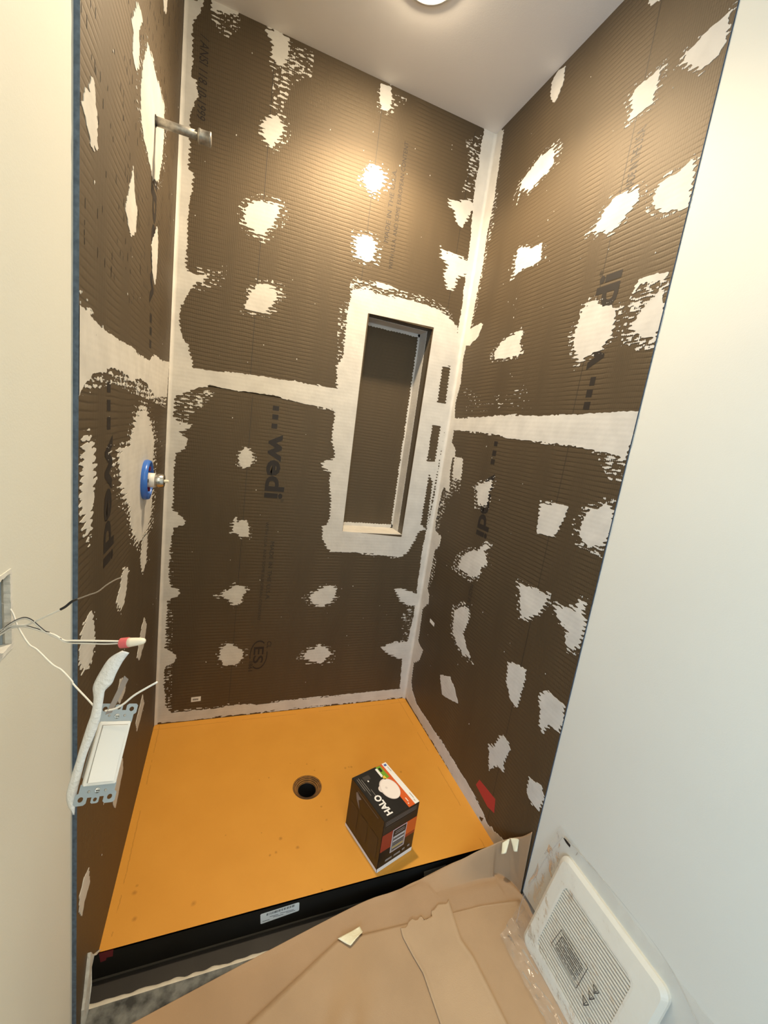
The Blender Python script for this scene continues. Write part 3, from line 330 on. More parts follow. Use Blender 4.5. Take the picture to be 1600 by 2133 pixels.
LIM = {'b': (0, W*1000, 0, H*1000), 'l': (YL*1000, 0, -88, H*1000), 'r': (YR*1000, 0, 0, H*1000)}
RES = 2.4
def patch(w, parts, seed, name='thinset_patch'):
    P_ = [q for _, _, p in parts for q in p]; L = LIM[w]
    u0 = max(min(a for a, _ in P_)-14, L[0]); u1 = min(max(a for a, _ in P_)+14, L[1])
    v0 = max(min(b for _, b in P_)-14, L[2]); v1 = min(max(b for _, b in P_)+14, L[3])
    nx, ny = max(2, int((u1-u0)/RES)), max(2, int((v1-v0)/RES))
    xs, ys = np.linspace(u0, u1, nx+1), np.linspace(v0, v1, ny+1)
    X, Y = np.meshgrid(xs, ys); f = field(parts, X, Y, seed)
    if w == 'l':
        cut = sdf([(0, 3), (-846, 3), (-846, 6), (-900, 70), (-923, 100), (-948, 45), (-962, 0), (-975, -88), (-1100, -88), (-1100, 3000), (100, 3000), (100, 3)], X, Y); f = np.minimum(f, cut-.5)
    s = f > 0; V, F, idx = [], [], {}; t = .0011; xf = WALLS[w]
    def vid(key, u, v, top=1):
        k = (key, top)
        if k not in idx: idx[k] = len(V); V.append(xf(u/1000, v/1000, t if top else -.0002))
        return idx[k]
    full = s[:-1, :-1] & s[1:, :-1] & s[:-1, 1:] & s[1:, 1:]; anyc = s[:-1, :-1] | s[1:, :-1] | s[:-1, 1:] | s[1:, 1:]
    for j in range(ny):
        row = full[j]; i = 0
        d = np.flatnonzero(np.diff(np.concatenate(([0], row.astype(int), [0]))))
        for a, b in zip(d[::2], d[1::2]):
            F.append((vid(('n', a, j), xs[a], ys[j]), vid(('n', b, j), xs[b], ys[j]), vid(('n', b, j+1), xs[b], ys[j+1]), vid(('n', a, j+1), xs[a], ys[j+1])))
    for j, i in np.argwhere(anyc & ~full):
        cs = [(i, j), (i+1, j), (i+1, j+1), (i, j+1)]; poly = []; cross = []
        for q in range(4):
            (ai, aj), (bi, bj) = cs[q], cs[(q+1) % 4]; fa, fb = f[aj, ai], f[bj, bi]
            if fa > 0: poly.append(('n', ai, aj, xs[ai], ys[aj]))
            if (fa > 0) != (fb > 0):
                r = fa/(fa-fb); key = ('e', min(ai, bi), min(aj, bj), ai != bi)
                e = (key, xs[ai]+(xs[bi]-xs[ai])*r, ys[aj]+(ys[bj]-ys[aj])*r); poly.append(e); cross.append(e)
        ids = [vid(('n', e[1], e[2]), e[3], e[4]) if e[0] == 'n' else vid(*e) for e in poly]
        if len(ids) >= 3: F.append(tuple(ids))
        for q in range(0, len(cross)-1, 2):
            a, b = cross[q], cross[q+1]
            F.append((vid(*a), vid(*b), vid(*b, 0), vid(*a, 0)))
    if not F: return
    me = bpy.data.meshes.new(name); me.from_pydata([tuple(map(float, v)) for v in V], [], F); me.update(); me.materials.append(THIN)
    o = bpy.data.objects.new(name, me); C.objects.link(o); o.parent = WROOT[w]
    return o
for k, (w, parts) in enumerate(PATCHES): patch(w, parts, k)
# small flecks of thinset scattered over the boards
for w, rects, cnt in (('b', (60, 1150, 120, 2650), 70), ('l', (-1000, -30, 250, 2500), 50), ('r', (-980, -40, 150, 2600), 60)):
    V, F = [], []; xf = WALLS[w]
    for _ in range(cnt):
        u, v = random.uniform(*rects[:2])/1000, random.uniform(*rects[2:])/1000
        if w == 'b' and NX0-.01 < u < NX1+.01 and NZ0-.01 < v < NZ1+.01: continue
        r = random.uniform(.0008, .0024); b = len(V); m = 7
        for a in range(m):
            rr = r*random.uniform(.6, 1.4); V.append(xf(u+rr*math.cos(a*2*math.pi/m), v+rr*1.3*math.sin(a*2*math.pi/m), .0008))
        V.append(xf(u, v, .0018)); F += [(b+a, b+(a+1) % m, b+m) for a in range(m)]
    mesh('thinset_flecks', V, F, THIN, WROOT[w], kind='stuff')
# dark slots where the weave shows through the upper left board
V, F = [], []
for _ in range(520):
    u, v = random.uniform(YL+.01, -.05), random.uniform(JZ+.12, 2.68); u = round(u/.022)*.022+random.uniform(-.004, .004); l_ = random.uniform(.003, .009); n_ = len(V)
    V += [(.0004, u-.0013, v-l_), (.0004, u+.0013, v-l_*.9), (.0004, u+.0010, v+l_), (.0004, u-.0010, v+l_)]; F.append((n_, n_+1, n_+2, n_+3))
mesh('weave_slots', V, F, PRINT, lu, kind='stuff')
# rounded thinset coves in the two vertical corners
for (cx, sx) in ((0, 1), (W, -1)):
    V, F = [], []; r = .012; n = 6; m = 60
    for j in range(m+1):
        z = .001+(H-.002)*j/m; rr = r*(1+.15*noise.noise(Vector((z*9, cx, 0))))
        for i in range(n+1):
            a = math.pi/2*i/n; V.append((cx+sx*(rr-rr*math.sin(a)+.0012), -(rr-rr*math.cos(a))-.0012, z))
    for j in range(m):
        for i in range(n): F.append((j*(n+1)+i, j*(n+1)+i+1, (j+1)*(n+1)+i+1, (j+1)*(n+1)+i))
    mesh('thinset_cove', V, F, THIN, wall_back, smooth=True)

# ---------------------------------------------------------------- printing on the boards
def text_mesh(name, s, o3, xdir, ydir, length, height, mat, parent, bold=0.0, lift=.0004, shear=0):
    cu = bpy.data.curves.new(name, 'FONT'); cu.body = s; cu.offset = bold; cu.resolution_u = 3; cu.shear = shear
    tmp = bpy.data.objects.new('tmp', cu); C.objects.link(tmp); bpy.context.view_layer.update()
    me = bpy.data.meshes.new_from_object(tmp.evaluated_get(bpy.context.evaluated_depsgraph_get()))
    bpy.data.objects.remove(tmp); bpy.data.curves.remove(cu)
    co = [v.co.copy() for v in me.vertices]
    if not co: return None
    x0, x1 = min(c.x for c in co), max(c.x for c in co); y0 = min(0, min(c.y for c in co)) if s[0] == '/' else 0.0; y1 = max(c.y for c in co)
    X, Y = Vector(xdir).normalized(), Vector(ydir).normalized(); Z = X.cross(Y); O = Vector(o3)
    for v in me.vertices:
        v.co = O + X*((v.co.x-x0)/(x1-x0)*length) + Y*((v.co.y-y0)/(y1-y0)*height) + Z*lift
    me.name = name; me.materials.clear(); me.materials.append(mat)
    ob = bpy.data.objects.new(name, me); C.objects.link(ob); ob.parent = parent
    if parent is not None: ob.matrix_parent_inverse = Matrix.Translation(parent.location).inverted() if parent.type == 'EMPTY' else Matrix()
    return ob
for w, s, a, b, tp, bold in TEXTS:
    xf = WALLS[w]; A, B, Tp = (Vector(xf(p[0]/1000, p[1]/1000)) for p in (a, b, tp))
    up = 1 if b[1] > a[1] else -1
    xd = Vector((0, 0, up)); nrm = Vector(xf(0, 0, 1))-Vector(xf(0, 0, 0)); yd = nrm.cross(xd)
    h = abs((Tp-A).dot(yd)); ln = abs((B-A).z)
    if s == 'wedi': h = .078
    par = BOARDS[w][0 if a[1] < JZ*1000 else 1]
    text_mesh('printed_lettering', s, A, xd, yd, ln, h, PRINT if bold or s[0] == '/' else PRINTL, par, bold=.030 if s == 'wedi' else (.012 if bold else 0), shear=.25 if s[0] == '/' else 0)
for w, u0, u1, v0, v1 in SQUARES:
    xf = WALLS[w]; par = BOARDS[w][0 if v0 < JZ*1000 else 1]
    u0, u1, v0, v1 = [x/1000 for x in (u0, u1, v0, v1)]
    mesh('printed_square', [xf(u0, v0, .0004), xf(u1, v0, .0004), xf(u1, v1, .0004), xf(u0, v1, .0004)], [(0, 1, 2, 3)], PRINT, par)
for w, u, v0, v1 in (('b', .306, .01, JZ-.01), ('b', .2915, JZ+.01, 2.71), ('b', .7005, 1.93, 2.70), ('b', 1.116, 1.93, 2.70), ('r', -.778, JZ+.01, 2.70), ('r', -.79, .01, JZ-.01), ('l', -.40, .05, JZ-.01)):
    xf = WALLS[w]; mesh('printed_line', [xf(u-.0009, v0, .0003), xf(u+.0009, v0, .0003), xf(u+.0009, v1, .0003), xf(u-.0009, v1, .0003)], [(0, 1, 2, 3)], PRINTL, BOARDS[w][0 if v0 < JZ-.1 else 1])
# oval certification mark round the ES letters
for a0, a1 in ((-.25, 2.2), (2.9, 5.3)):
    V, F = [], []; n = 24
    for i in range(n+1):
        a = a0+(a1-a0)*i/n
        for r in (1, .90): V.append((.421+.040*r*math.cos(a+1.2), -.0004, .313+.074*r*math.sin(a+1.2)))
    for i in range(n): F.append((2*i, 2*i+1, 2*i+3, 2*i+2))
    mesh('printed_ring', V, F, PRINT, bl)
# small stickers near the bottom of the boards
STK = M('white_sticker', (.78, .77, .72), .5)
s1 = prism('small_sticker', [(.144, .097), (.184, .099), (.184, .122), (.144, .120)], lambda u, v, w: (u, -w, v), .0004, STK, bl)
for i in range(6): boxes('sticker_print', [((.150+i*.004, -.0006, .104), (.152+i*.004+.001*(i % 2), -.0004, .113))], PRINT, s1)
s2 = prism('small_sticker', [(-.131, .517), (-.131, .535), (-.178, .533), (-.178, .515)], lambda u, v, w: (W-w, u, v), .0004, STK, rl)
RED = M('red_tape', (.42, .022, .035), .4)
prism('red_tape', [(-.690, .103), (-.704, .139), (-.805, .151), (-.814, .100), (-.775, .088)], lambda u, v, w: (W-w, u, v), .0006, RED, rl)

# torn drywall paper round the switch hole, the metal-grey box inside
tp = []
for i in range(31):
    y = HY0+(HY1-HY0)*i/30; tp.append((y, HZ1-.001-.004*abs(noise.noise(Vector((y*90, 1, 0)))) - .006*max(0, (HY1-.02-y)/.08)- (.003 if i % 9 == 3 else 0)))
prism('torn_drywall_edge', [(HY0, HZ1+.004)] + tp + [(HY1, HZ1+.004)], lambda u, v, w: (T-.008+w, u, v), .009, GYP, wall_left)
tp = [(HY0+(HY1-HY0)*i/20, HZ0+.002+.005*abs(noise.noise(Vector((i*.9, 4, 0))))+.012*max(0, (10-i)/10)) for i in range(21)]
prism('torn_drywall_edge', [(HY0, HZ0-.004)] + tp + [(HY1, HZ0-.004)], lambda u, v, w: (T-.012+w, u, v), .013, GYP, wall_left)
tp = [(HY1-.0025-.003*abs(noise.noise(Vector((i*1.3, 8, 0)))), HZ0+(HZ1-HZ0)*i/24) for i in range(25)]
prism('torn_drywall_edge', [(HY1+.002, HZ0)] + tp + [(HY1+.002, HZ1)], lambda u, v, w: (T-.006+w, u, v), .0068, GYP, wall_left)
BOXG = M('grey_box_plastic', (.30, .36, .41), .5)
boxes('switch_box', [((T-.075, HY1-.006, HZ0-.01), (T-.008, HY1-.0035, HZ1+.01)), ((T-.078, HY0, HZ0-.01), (T-.075, HY1-.006, HZ1+.01)),
                     ((T-.075, HY0, HZ0-.012), (T-.008, HY1-.006, HZ0-.008)), ((T-.075, HY0, HZ1+.006), (T-.008, HY1-.006, HZ1+.010))], BOXG, wall_left)

# ---------------------------------------------------------------- ceiling, floor, rest of the bathroom
def ring_plate(x0, x1, y0, y1, z0, z1, cx, cy, r, n=48):
    """slab with a round hole"""
    bm = bmesh.new(); lo, hi = [], []
    for z, st in ((z0, lo), (z1, hi)):
        o = [bm.verts.new(p) for p in ((x0, y0, z), (x1, y0, z), (x1, y1, z), (x0, y1, z))]
        c = [bm.verts.new((cx+r*math.cos(2*math.pi*k/n), cy+r*math.sin(2*math.pi*k/n), z)) for k in range(n)]
        es = [bm.edges.new((o[i], o[(i+1) % 4])) for i in range(4)] + [bm.edges.new((c[i], c[(i+1) % n])) for i in range(n)]
        bmesh.ops.triangle_fill(bm, use_beauty=True, edges=es); st += [o, c]
    for A, B in zip(lo, hi):
        m = len(A)
        for i in range(m): bm.faces.new((A[i], A[(i+1) % m], B[(i+1) % m], B[i]))
    bmesh.ops.recalc_face_normals(bm, faces=bm.faces); return bm
def from_bm(name, bm, mat, parent=None, **kw):
    me = bpy.data.meshes.new(name); bm.to_mesh(me); bm.free(); me.materials.append(mat)
    o = bpy.data.objects.new(name, me); C.objects.link(o)
    if parent is not None: o.parent = parent; o.matrix_parent_inverse = Matrix.Translation(parent.location).inverted()
    for k, v in kw.items(): o[k] = v
    return o
ceiling = from_bm('ceiling', ring_plate(-1.7, W+.12, -3.7, .2, H, H+.03, LX, LY, .075), CEIL, kind='structure')
SUB = M('subfloor_mortar', (.17, .17, .155), .9, col2=(.035, .035, .032), vscale=38, bump=.9, bscale=60)
boxes('floor', [((-1.7, -3.7, -.14), (W+.02, -.95, FZ)), ((-.02, -1.6, -.16), (W+.02, .16, -.090))], SUB, kind='structure')
# bring the floor edge back from the trench at the left
wb = boxes('wall_behind', [((-1.7, -3.72, -.1), (-1.4, -3.6, H)), ((-.3, -3.72, -.1), (W+.12, -3.6, H)), ((-1.4, -3.72, -.1), (-.3, -3.6, .8)), ((-1.4, -3.72, 2.1), (-.3, -3.6, H))], PAINT, kind='structure')
boxes('wall_far_left', [((-1.82, -3.72, -.1), (-1.7, YO, H)), ((-1.82, YO-.001, -.1), (T-.12, YO+.1, H))], PAINT, kind='structure')
wf = boxes('window_1', [((-1.42, -3.60, .78), (-.28, -3.575, .82)), ((-1.42, -3.60, 2.08), (-.28, -3.575, 2.12)), ((-1.42, -3.60, .8), (-1.38, -3.575, 2.1)), ((-.32, -3.60, .8), (-.28, -3.575, 2.1)), ((-1.4, -3.66, 1.43), (-.3, -3.63, 1.47))], WHITE, kind='structure')

# ---------------------------------------------------------------- shower pan
DX, DY = .603, -.463
def pan_mat():
    m, N, L, P = new_mat('orange_pan')
    geo = N.new('ShaderNodeNewGeometry'); sep = N.new('ShaderNodeSeparateXYZ'); L.new(geo.outputs['Position'], sep.inputs[0])
    nz = N.new('ShaderNodeTexNoise'); nz.inputs['Scale'].default_value = 7; nz.inputs['Detail'].default_value = 6; L.new(geo.outputs['Position'], nz.inputs['Vector'])
    col = N.new('ShaderNodeMix'); col.data_type = 'RGBA'; col.inputs[6].default_value = (.60, .262, .032, 1); col.inputs[7].default_value = (.68, .315, .045, 1)
    L.new(nz.outputs[0], col.inputs[0])
    sm = N.new('ShaderNodeTexNoise'); sm.inputs['Scale'].default_value = 60; sm.inputs['Detail'].default_value = 3; L.new(geo.outputs['Position'], sm.inputs['Vector'])
    mask = None
    for (x, y, r) in STAINS:
        v = N.new('ShaderNodeVectorMath'); v.operation = 'DISTANCE'; L.new(geo.outputs['Position'], v.inputs[0]); v.inputs[1].default_value = (x, y, 0)
        d = math_node(N, L, 'MULTIPLY_ADD', sm.outputs[0], .008, v.outputs['Value'])
        mr = N.new('ShaderNodeMapRange'); mr.inputs[1].default_value = .004; mr.inputs[2].default_value = .004+r; mr.inputs[3].default_value = 1; mr.inputs[4].default_value = 0
        L.new(d, mr.inputs[0]); mask = mr.outputs[0] if mask is None else math_node(N, L, 'MAXIMUM', mask, mr.outputs[0])
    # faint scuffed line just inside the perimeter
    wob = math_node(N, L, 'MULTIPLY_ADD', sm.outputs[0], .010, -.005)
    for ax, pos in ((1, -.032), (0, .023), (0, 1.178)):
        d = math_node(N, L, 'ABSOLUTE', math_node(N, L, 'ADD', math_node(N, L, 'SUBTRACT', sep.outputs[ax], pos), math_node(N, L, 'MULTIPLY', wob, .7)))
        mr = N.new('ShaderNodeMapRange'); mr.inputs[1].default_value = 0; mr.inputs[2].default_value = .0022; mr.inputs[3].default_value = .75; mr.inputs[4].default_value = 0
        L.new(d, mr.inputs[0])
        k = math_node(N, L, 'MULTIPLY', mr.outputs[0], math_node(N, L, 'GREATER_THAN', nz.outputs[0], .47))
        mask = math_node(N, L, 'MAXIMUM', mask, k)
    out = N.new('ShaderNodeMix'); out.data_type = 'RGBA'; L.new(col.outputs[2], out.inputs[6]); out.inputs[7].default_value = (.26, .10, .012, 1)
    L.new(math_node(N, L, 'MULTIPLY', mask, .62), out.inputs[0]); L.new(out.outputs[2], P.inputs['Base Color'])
    P.inputs['Roughness'].default_value = .55; P.inputs['Specular IOR Level'].default_value = .3
    b = N.new('ShaderNodeBump'); b.inputs['Strength'].default_value = .12; b.inputs['Distance'].default_value = .002
    f = N.new('ShaderNodeTexNoise'); f.inputs['Scale'].default_value = 500; L.new(geo.outputs['Position'], f.inputs['Vector']); L.new(f.outputs[0], b.inputs['Height']); L.new(b.outputs[0], P.inputs['Normal'])
    return m
STAINS = [(.774,-.403,.006),(.790,-.40,.005),(.802,-.401,.007),(.48,-.65,.008),(.531,-.694,.008),(.46,-.694,.006),(.425,-.392,.003),(.419,-.616,.003),(.218,-.789,.009),(.070,-.79,.008),(.056,-.719,.009),(.059,-.70,.006),(.64,-.56,.005),(.646,-.618,.006),(.462,-.388,.004),(.583,-.843,.005),(1.003,-.47,.006),(.554,-.333,.004),(.645,-.389,.005),(.303,-.597,.004),(.44,-.70,.005),(.62,-.35,.004)]
ORANGE = pan_mat()
pan = empty('shower_pan', (W/2, -.42, -.088), 'orange foam shower pan with black edge and round drain hole', 'shower pan')
from_bm('pan_top', ring_plate(-BT, W+BT, -.849, .0127, -.006, 0, DX, DY, .057), ORANGE, pan)
boxes('pan_edge', [((-.030, -.849, -.088), (W+BT, -.843, -.0002)), ((-.030, -.843, -.088), (DX-.07, .0127, -.0062)), ((DX+.07, -.843, -.088), (W+BT, .0127, -.0062)), ((DX-.07, -.843, -.088), (DX+.07, DY-.07, -.0062)), ((DX-.07, DY+.07, -.088), (DX+.07, .0127, -.0062))], BLACK, pan)
DRAIN = M('drain_recess', (.36, .15, .02), .6, var=.5, vscale=60)
DARK = M('dark_void', (.006, .005, .004), .8)
GRV = M('dark_groove', (.05, .025, .008), .7)
dr = lathe('drain_recess', [(.057, 0), (.0565, -.0025), (.0525, -.003), (.052, -.0055), (.0475, -.006), (.047, -.0085), (.0415, -.009), (.041, -.0125), (.036, -.013), (.0345, -.016)], (DX, DY, 0), (0, 0, 1), DRAIN, pan, cap0=False, cap1=False)
lathe('drain_hole', [(.0347, -.0158), (.033, -.085), (.001, -.086)], (DX, DY, 0), (0, 0, 1), DARK, dr, cap0=False, cap1=True)
for r, z in ((.0530, -.0029), (.0480, -.0059), (.0420, -.0089), (.0365, -.0129)):
    lathe('drain_groove', [(r-.0012, z), (r-.0012, z+.0006), (r+.0008, z+.0006), (r+.0008, z)], (DX, DY, 0), (0, 0, 1), GRV, dr, cap0=False, cap1=False)
def on_front(u, v, w): return (u, -.849-w, v)
bc = prism('barcode_label', [(.402, -.024), (.405, -.0215), (.511, -.016), (.515, -.018), (.517, -.046), (.514, -.049), (.408, -.059), (.405, -.057)], on_front, .0004, STK, pan)
u = .420
while u < .500:
    wd = random.choice((.0007, .0012, .0018)); k = (u-.405)*.07
    boxes('barcode_bar', [((u, -.8497, -.034+k), (u+wd, -.8494, -.026+k))], PRINT, bc); u += wd+random.choice((.0009, .0014, .003))
for i, (a, b, z) in enumerate(((.430, .455, -.0405), (.460, .500, -.0385), (.440, .47, -.0455), (.478, .505, -.043), (.410, .43, -.051))):
    boxes('label_text_line', [((a, -.8497, z), (b, -.8494, z+.0012))], PRINT, bc)
prism('faded_sticker', [(.938, -.033), (1.022, -.029), (1.025, -.054), (.942, -.058)], on_front, .0004, M('grey_sticker', (.16, .15, .13), .5), pan)
prism('red_tag', [(.001, -.003), (.033, -.003), (.032, -.025), (.018, -.024), (.017, -.032), (.005, -.034)], on_front, .0005, M('dark_red_tag', (.16, .012, .018), .5), pan)
# ledge in front of the pan with its bead of thinset
LEDGE = M('dark_brown_board', (.017, .013, .009), .55, var=.35, vscale=14)
LED = empty('threshold_board', (.6, -.88, -.09), 'dark brown board strip lying in front of the black pan edge', 'board')
boxes('board_slab', [((-.030, -.905, -.1), (W, -.8495, -.088))], LEDGE, LED, bevel=.001)
boxes('board_lip', [((-.015, -.8535, -.088), (W, -.8495, -.0855))], M('lip', (.07, .06, .045), .5), LED)
V, F = [], []; n = 120; m = 7
for i in range(n+1):
    x = -.024+.80*i/n; r = .0095+.003*noise.noise(Vector((x*30, 0, 2))); r *= 1-.3*(i/n)
    for k in range(m):
        a = math.pi*k/(m-1); V.append((x, -.910-math.cos(a)*r*1.25+.002*noise.noise(Vector((x*45, 5, 2))), -.0905+math.sin(a)*r*1.1))
for i in range(n):
    for k in range(m-1): F.append((i*m+k, i*m+k+1, (i+1)*m+k+1, (i+1)*m+k))
mesh('thinset_bead', V, F, M('pale_thinset', (.74, .69, .58), .5, var=.12, vscale=50), LED, smooth=True)
# the chipped end of the left board packed with thinset
FP = [(-.846, .004), (-.900, .070), (-.923, .106), (-.930, .122), (-.942, .140), (-.957, .105), (-.972, .062), (-.985, .040), (-.993, -.020), (-1.000, -.084), (-.972, -.088), (-.952, -.020), (-.935, .030), (-.925, .070), (-.918, .092), (-.898, .064)]
prism('thinset_filler', FP, lambda u, v, w: (.0005+w*(1+.3*math.sin(u*300)), u, v), .006, M('white_filler', (.66, .64, .58), .6, var=.25, vscale=60, bump=.6, bscale=80), wall_left)
# crumbly mortar in the gap between the ledge and the floor paper
V, F = [], []; nx, ny = 90, 22
for j in range(ny+1):
    for i in range(nx+1):
        x = -.03+.75*i/nx; y = -.922-.103*j/ny
        z = -.108+.050*(j/ny)+.010*noise.noise(Vector((x*40, y*40, 1)))+.006*noise.noise(Vector((x*110, y*110, 7)))
        V.append((x, y, min(z, FZ-.006)))
for j in range(ny):
    for i in range(nx): a = j*(nx+1)+i; F.append((a, a+1, a+nx+2, a+nx+1))
mesh('mortar_rubble', V, F, SUB, None, kind='stuff', label='crumbly grey mortar in the gap between pan and floor paper', category='mortar', smooth=True)

# ---------------------------------------------------------------- kraft paper on the floor
def kraft(name, c):
    return M(name, c, .75, spec=.2, var=.13, vscale=5, bump=.10, bscale=420)
KR1, KR2, KR3 = kraft('kraft_paper', (.40, .262, .150)), kraft('kraft_paper_b', (.43, .29, .168)), kraft('kraft_paper_c', (.47, .33, .20))
edge = [(-.005, -1.026, -.016), (.165, -.993, -.016), (.392, -.951, -.015), (.687, -.899, -.016), (.80, -.893, -.015), (.872, -.882, -.034+.012), (.94, -.876, -.012), (1.012, -.877, .009), (1.06, -.885, .030), (1.10, -.893, .055), (1.14, -.903, .078), (1.175, -.915, .104), (1.200, -.940, .139), (1.210, -.965, .170), (1.2155, -.992, .2165)]
E2 = catmull(edge, 6)
rows = 40; V, F = [], []
for i, e in enumerate(E2):
    k = max(0.0, min(1.0, (e.x-.86)/.355)); g = .012+.10*(1-k)*max(0, min(1, (e.z+.02)/.1))
    yf = min(e.y-g, -.93 if k > .2 else e.y-g)
    if k > .85: yf = e.y-.012
    for j in range(rows+1):
        t = j/rows
        if t <= .35:
            q = t/.35; y = e.y+(yf-e.y)*q; z = e.z+(FZ+.003-e.z)*(q*q*(3-2*q)*.4+q*.6)
        else:
            q = (t-.35)/.65; y = yf+(-1.95-yf)*q**1.3; z = FZ+.003+.0015*noise.noise(Vector((e.x*6, y*6, 0)))
            z += .010*k*math.exp(-((y-yf)/.05)**2)*math.sin(min(1, q*8)*math.pi)
        V.append((min(e.x, 1.2155), y, max(z, FZ+.0012)))
m = rows+1
for i in range(len(E2)-1):
    for j in range(rows): F.append((i*m+j, i*m+j+1, (i+1)*m+j+1, (i+1)*m+j))
def paper(name, V, F, mat, label, th=.0007, group=None):
    o = mesh(name, V, F, mat, None, smooth=True, label=label, category='paper')
    s = o.modifiers.new('thickness', 'SOLIDIFY'); s.thickness = th; s.offset = 0
    if group: o['group'] = group
    return o
paper('floor_paper', V, F, KR1, 'wide brown kraft floor paper curling up the right wall beside the pan')
def sheet_grid(poly_l, poly_r, z, amp, seed, n=26, m=30):
    """grid between two side polylines of equal parameter"""
    V, F = [], []
    def at(P, t):
        s = t*(len(P)-1); i = min(int(s), len(P)-2); f = s-i; return P[i][0]*(1-f)+P[i+1][0]*f, P[i][1]*(1-f)+P[i+1][1]*f
    for j in range(m+1):
        a, b = at(poly_l, j/m), at(poly_r, j/m)
        for i in range(n+1):
            t = i/n; x, y = a[0]+(b[0]-a[0])*t, a[1]+(b[1]-a[1])*t
            e = min(t, 1-t)*2
            V.append((x, y, z+amp*(noise.noise(Vector((x*9, y*9, seed)))+.6)*.6+amp*1.4*max(0, 1-e*14)))
    for j in range(m):
        for i in range(n): F.append((j*(n+1)+i, j*(n+1)+i+1, (j+1)*(n+1)+i+1, (j+1)*(n+1)+i))
    return V, F
V, F = sheet_grid([(.604, -.972), (.50, -1.017), (.357, -1.079), (.10, -1.19), (-.0, -1.30), (-.0, -1.95)], [(1.05, -1.0), (1.2, -1.02), (1.2, -1.08), (1.205, -1.2), (1.205, -1.4), (1.205, -1.95)], FZ+.0048, .0010, 2)
paper('floor_paper', V, F, KR2, 'overlapping brown kraft sheet whose slanting edge starts at the cream tape', .0009)
V, F = sheet_grid([(.788, -.994), (.786, -1.015), (.796, -1.061), (.808, -1.105), (.808, -1.204), (.80, -1.5), (.79, -1.9)], [(.968, -.960), (.960, -1.01), (.952, -1.065), (.965, -1.11), (.975, -1.252), (.99, -1.5), (1.0, -1.9)], FZ+.0072, .0014, 9, n=24, m=60)
# torn upper edge
V = [list(v) for v in V]
for i in range(25):
    t = i/24; d = .012*noise.noise(Vector((t*7, 3, 3)))+.004*noise.noise(Vector((t*31, 3, 3)))+(-.014 if .45 < t < .62 else 0)
    for j in range(4): V[j*25+i][1] += d*(1-j/4)
paper('torn_paper_strip', V, F, KR3, 'narrow torn strip of brown paper lying on top of the floor paper', .0008)
TAPE = M('masking_tape', (.80, .74, .52), .55, bump=.3, bscale=150)
def tape(pts, label, mat=TAPE, arch=.006, name='tape_piece'):
    """quad patch from four 3-D corners, gently arched"""
    a, b, c, d = map(Vector, pts); n = 10; V, F = [], []; nz = (b-a).cross(d-a).normalized()
    if nz.z < 0 or nz.y > .5: nz = -nz
    for j in range(n+1):
        for i in range(n+1):
            s, t = i/n, j/n; p = (a*(1-s)+b*s)*(1-t)+(d*(1-s)+c*s)*t
            p = p+nz*(.0008+arch*math.sin(math.pi*s)*t*.6+.0015*noise.noise(p*60)+arch*.5*t*t)
            if j == n: p = p+(b-a)*.05*noise.noise(Vector((i*1.7, 3, arch*99)))
            V.append(p)
    for j in range(n):
        for i in range(n): F.append((j*(n+1)+i, j*(n+1)+i+1, (j+1)*(n+1)+i+1, (j+1)*(n+1)+i))
    o = mesh(name, V, F, mat, None, smooth=True, label=label, category='tape')
    s = o.modifiers.new('thickness', 'SOLIDIFY'); s.thickness = .0005; return o
tape([(.672, -.960, -.0105), (.603, -.972, -.0105), (.633, -.999, -.0105), (.676, -.977, -.0105)], 'cream tape piece lying at the corner of the overlapping kraft sheet')
tape([(1.196, -.930, .128), (1.176, -.921, .104), (1.168, -.936, .078), (1.180, -.944, .088)], 'greyish half of the tape tab on the paper tip at the right wall')
tape([(1.196, -.932, .130), (1.209, -.955, .150), (1.204, -.965, .112), (1.198, -.955, .105)], 'bright cream half of the tape tab on the paper tip at the right wall')
lathe('tape_roll', [(.030, -.010), (.045, -.010), (.0455, 0), (.045, .010), (.030, .010)], (.535, -1.228, FZ+.0545), (0, 1, 0), M('cream_tape_roll', (.78, .68, .38), .6), None, cap0=False, cap1=False, label='cream tape roll just showing at the bottom edge of the photo', category='tape')

# ---------------------------------------------------------------- product box on the pan
Bc = Vector((.764, -.844+.006, 0)); BU = Vector((.145, .044, 0)).normalized(); BV = Vector((-BU.y, BU.x, 0)); bw, bd, bh = .151, .194, .199
bx = empty('light_box', Bc, 'black and orange retail box with a round light pictured on its lid', 'box')
def top(u, v, w=0): return Bc+BU*u+BV*v+Vector((0, 0, bh+w))
def front(u, v, w=0): return Bc+BU*u-BV*w+Vector((0, 0, v))
def left(u, v, w=0): return Bc+BV*u-BU*w+Vector((0, 0, v))
CB = M('box_black', (.014, .012, .010), .32, var=.2, vscale=25); CO = M('box_orange', (.62, .105, .018), .35); CR = M('box_red', (.30, .035, .016), .35)
CW = M('box_white', (.80, .78, .74), .4); CG = M('box_green', (.16, .33, .02), .4); CY = M('box_yellow', (.75, .50, .05), .4); CGR = M('box_grey', (.25, .23, .21), .45); CDG = M('box_dark_grey', (.045, .038, .033), .4); CBL = M('box_blue', (.05, .10, .35), .4)
boxes('box_body', [((0, 0, 0), (bw, bd, bh))], CB, bx, xf=lambda u, v, w: Bc+BU*u+BV*v+Vector((0, 0, w)), bevel=.0012)
def flat(name, f, u0, v0, u1, v1, mat, parent=None, w=.0004):
    return mesh(name, [f(u0, v0, w), f(u1, v0, w), f(u1, v1, w), f(u0, v1, w)], [(0, 1, 2, 3)], mat, parent or bx)
flat('white_band', top, bw-.020, .001, bw-.001, bd-.001, CW)
flat('orange_band', top, bw-.047, .001, bw-.020, bd-.001, CO)
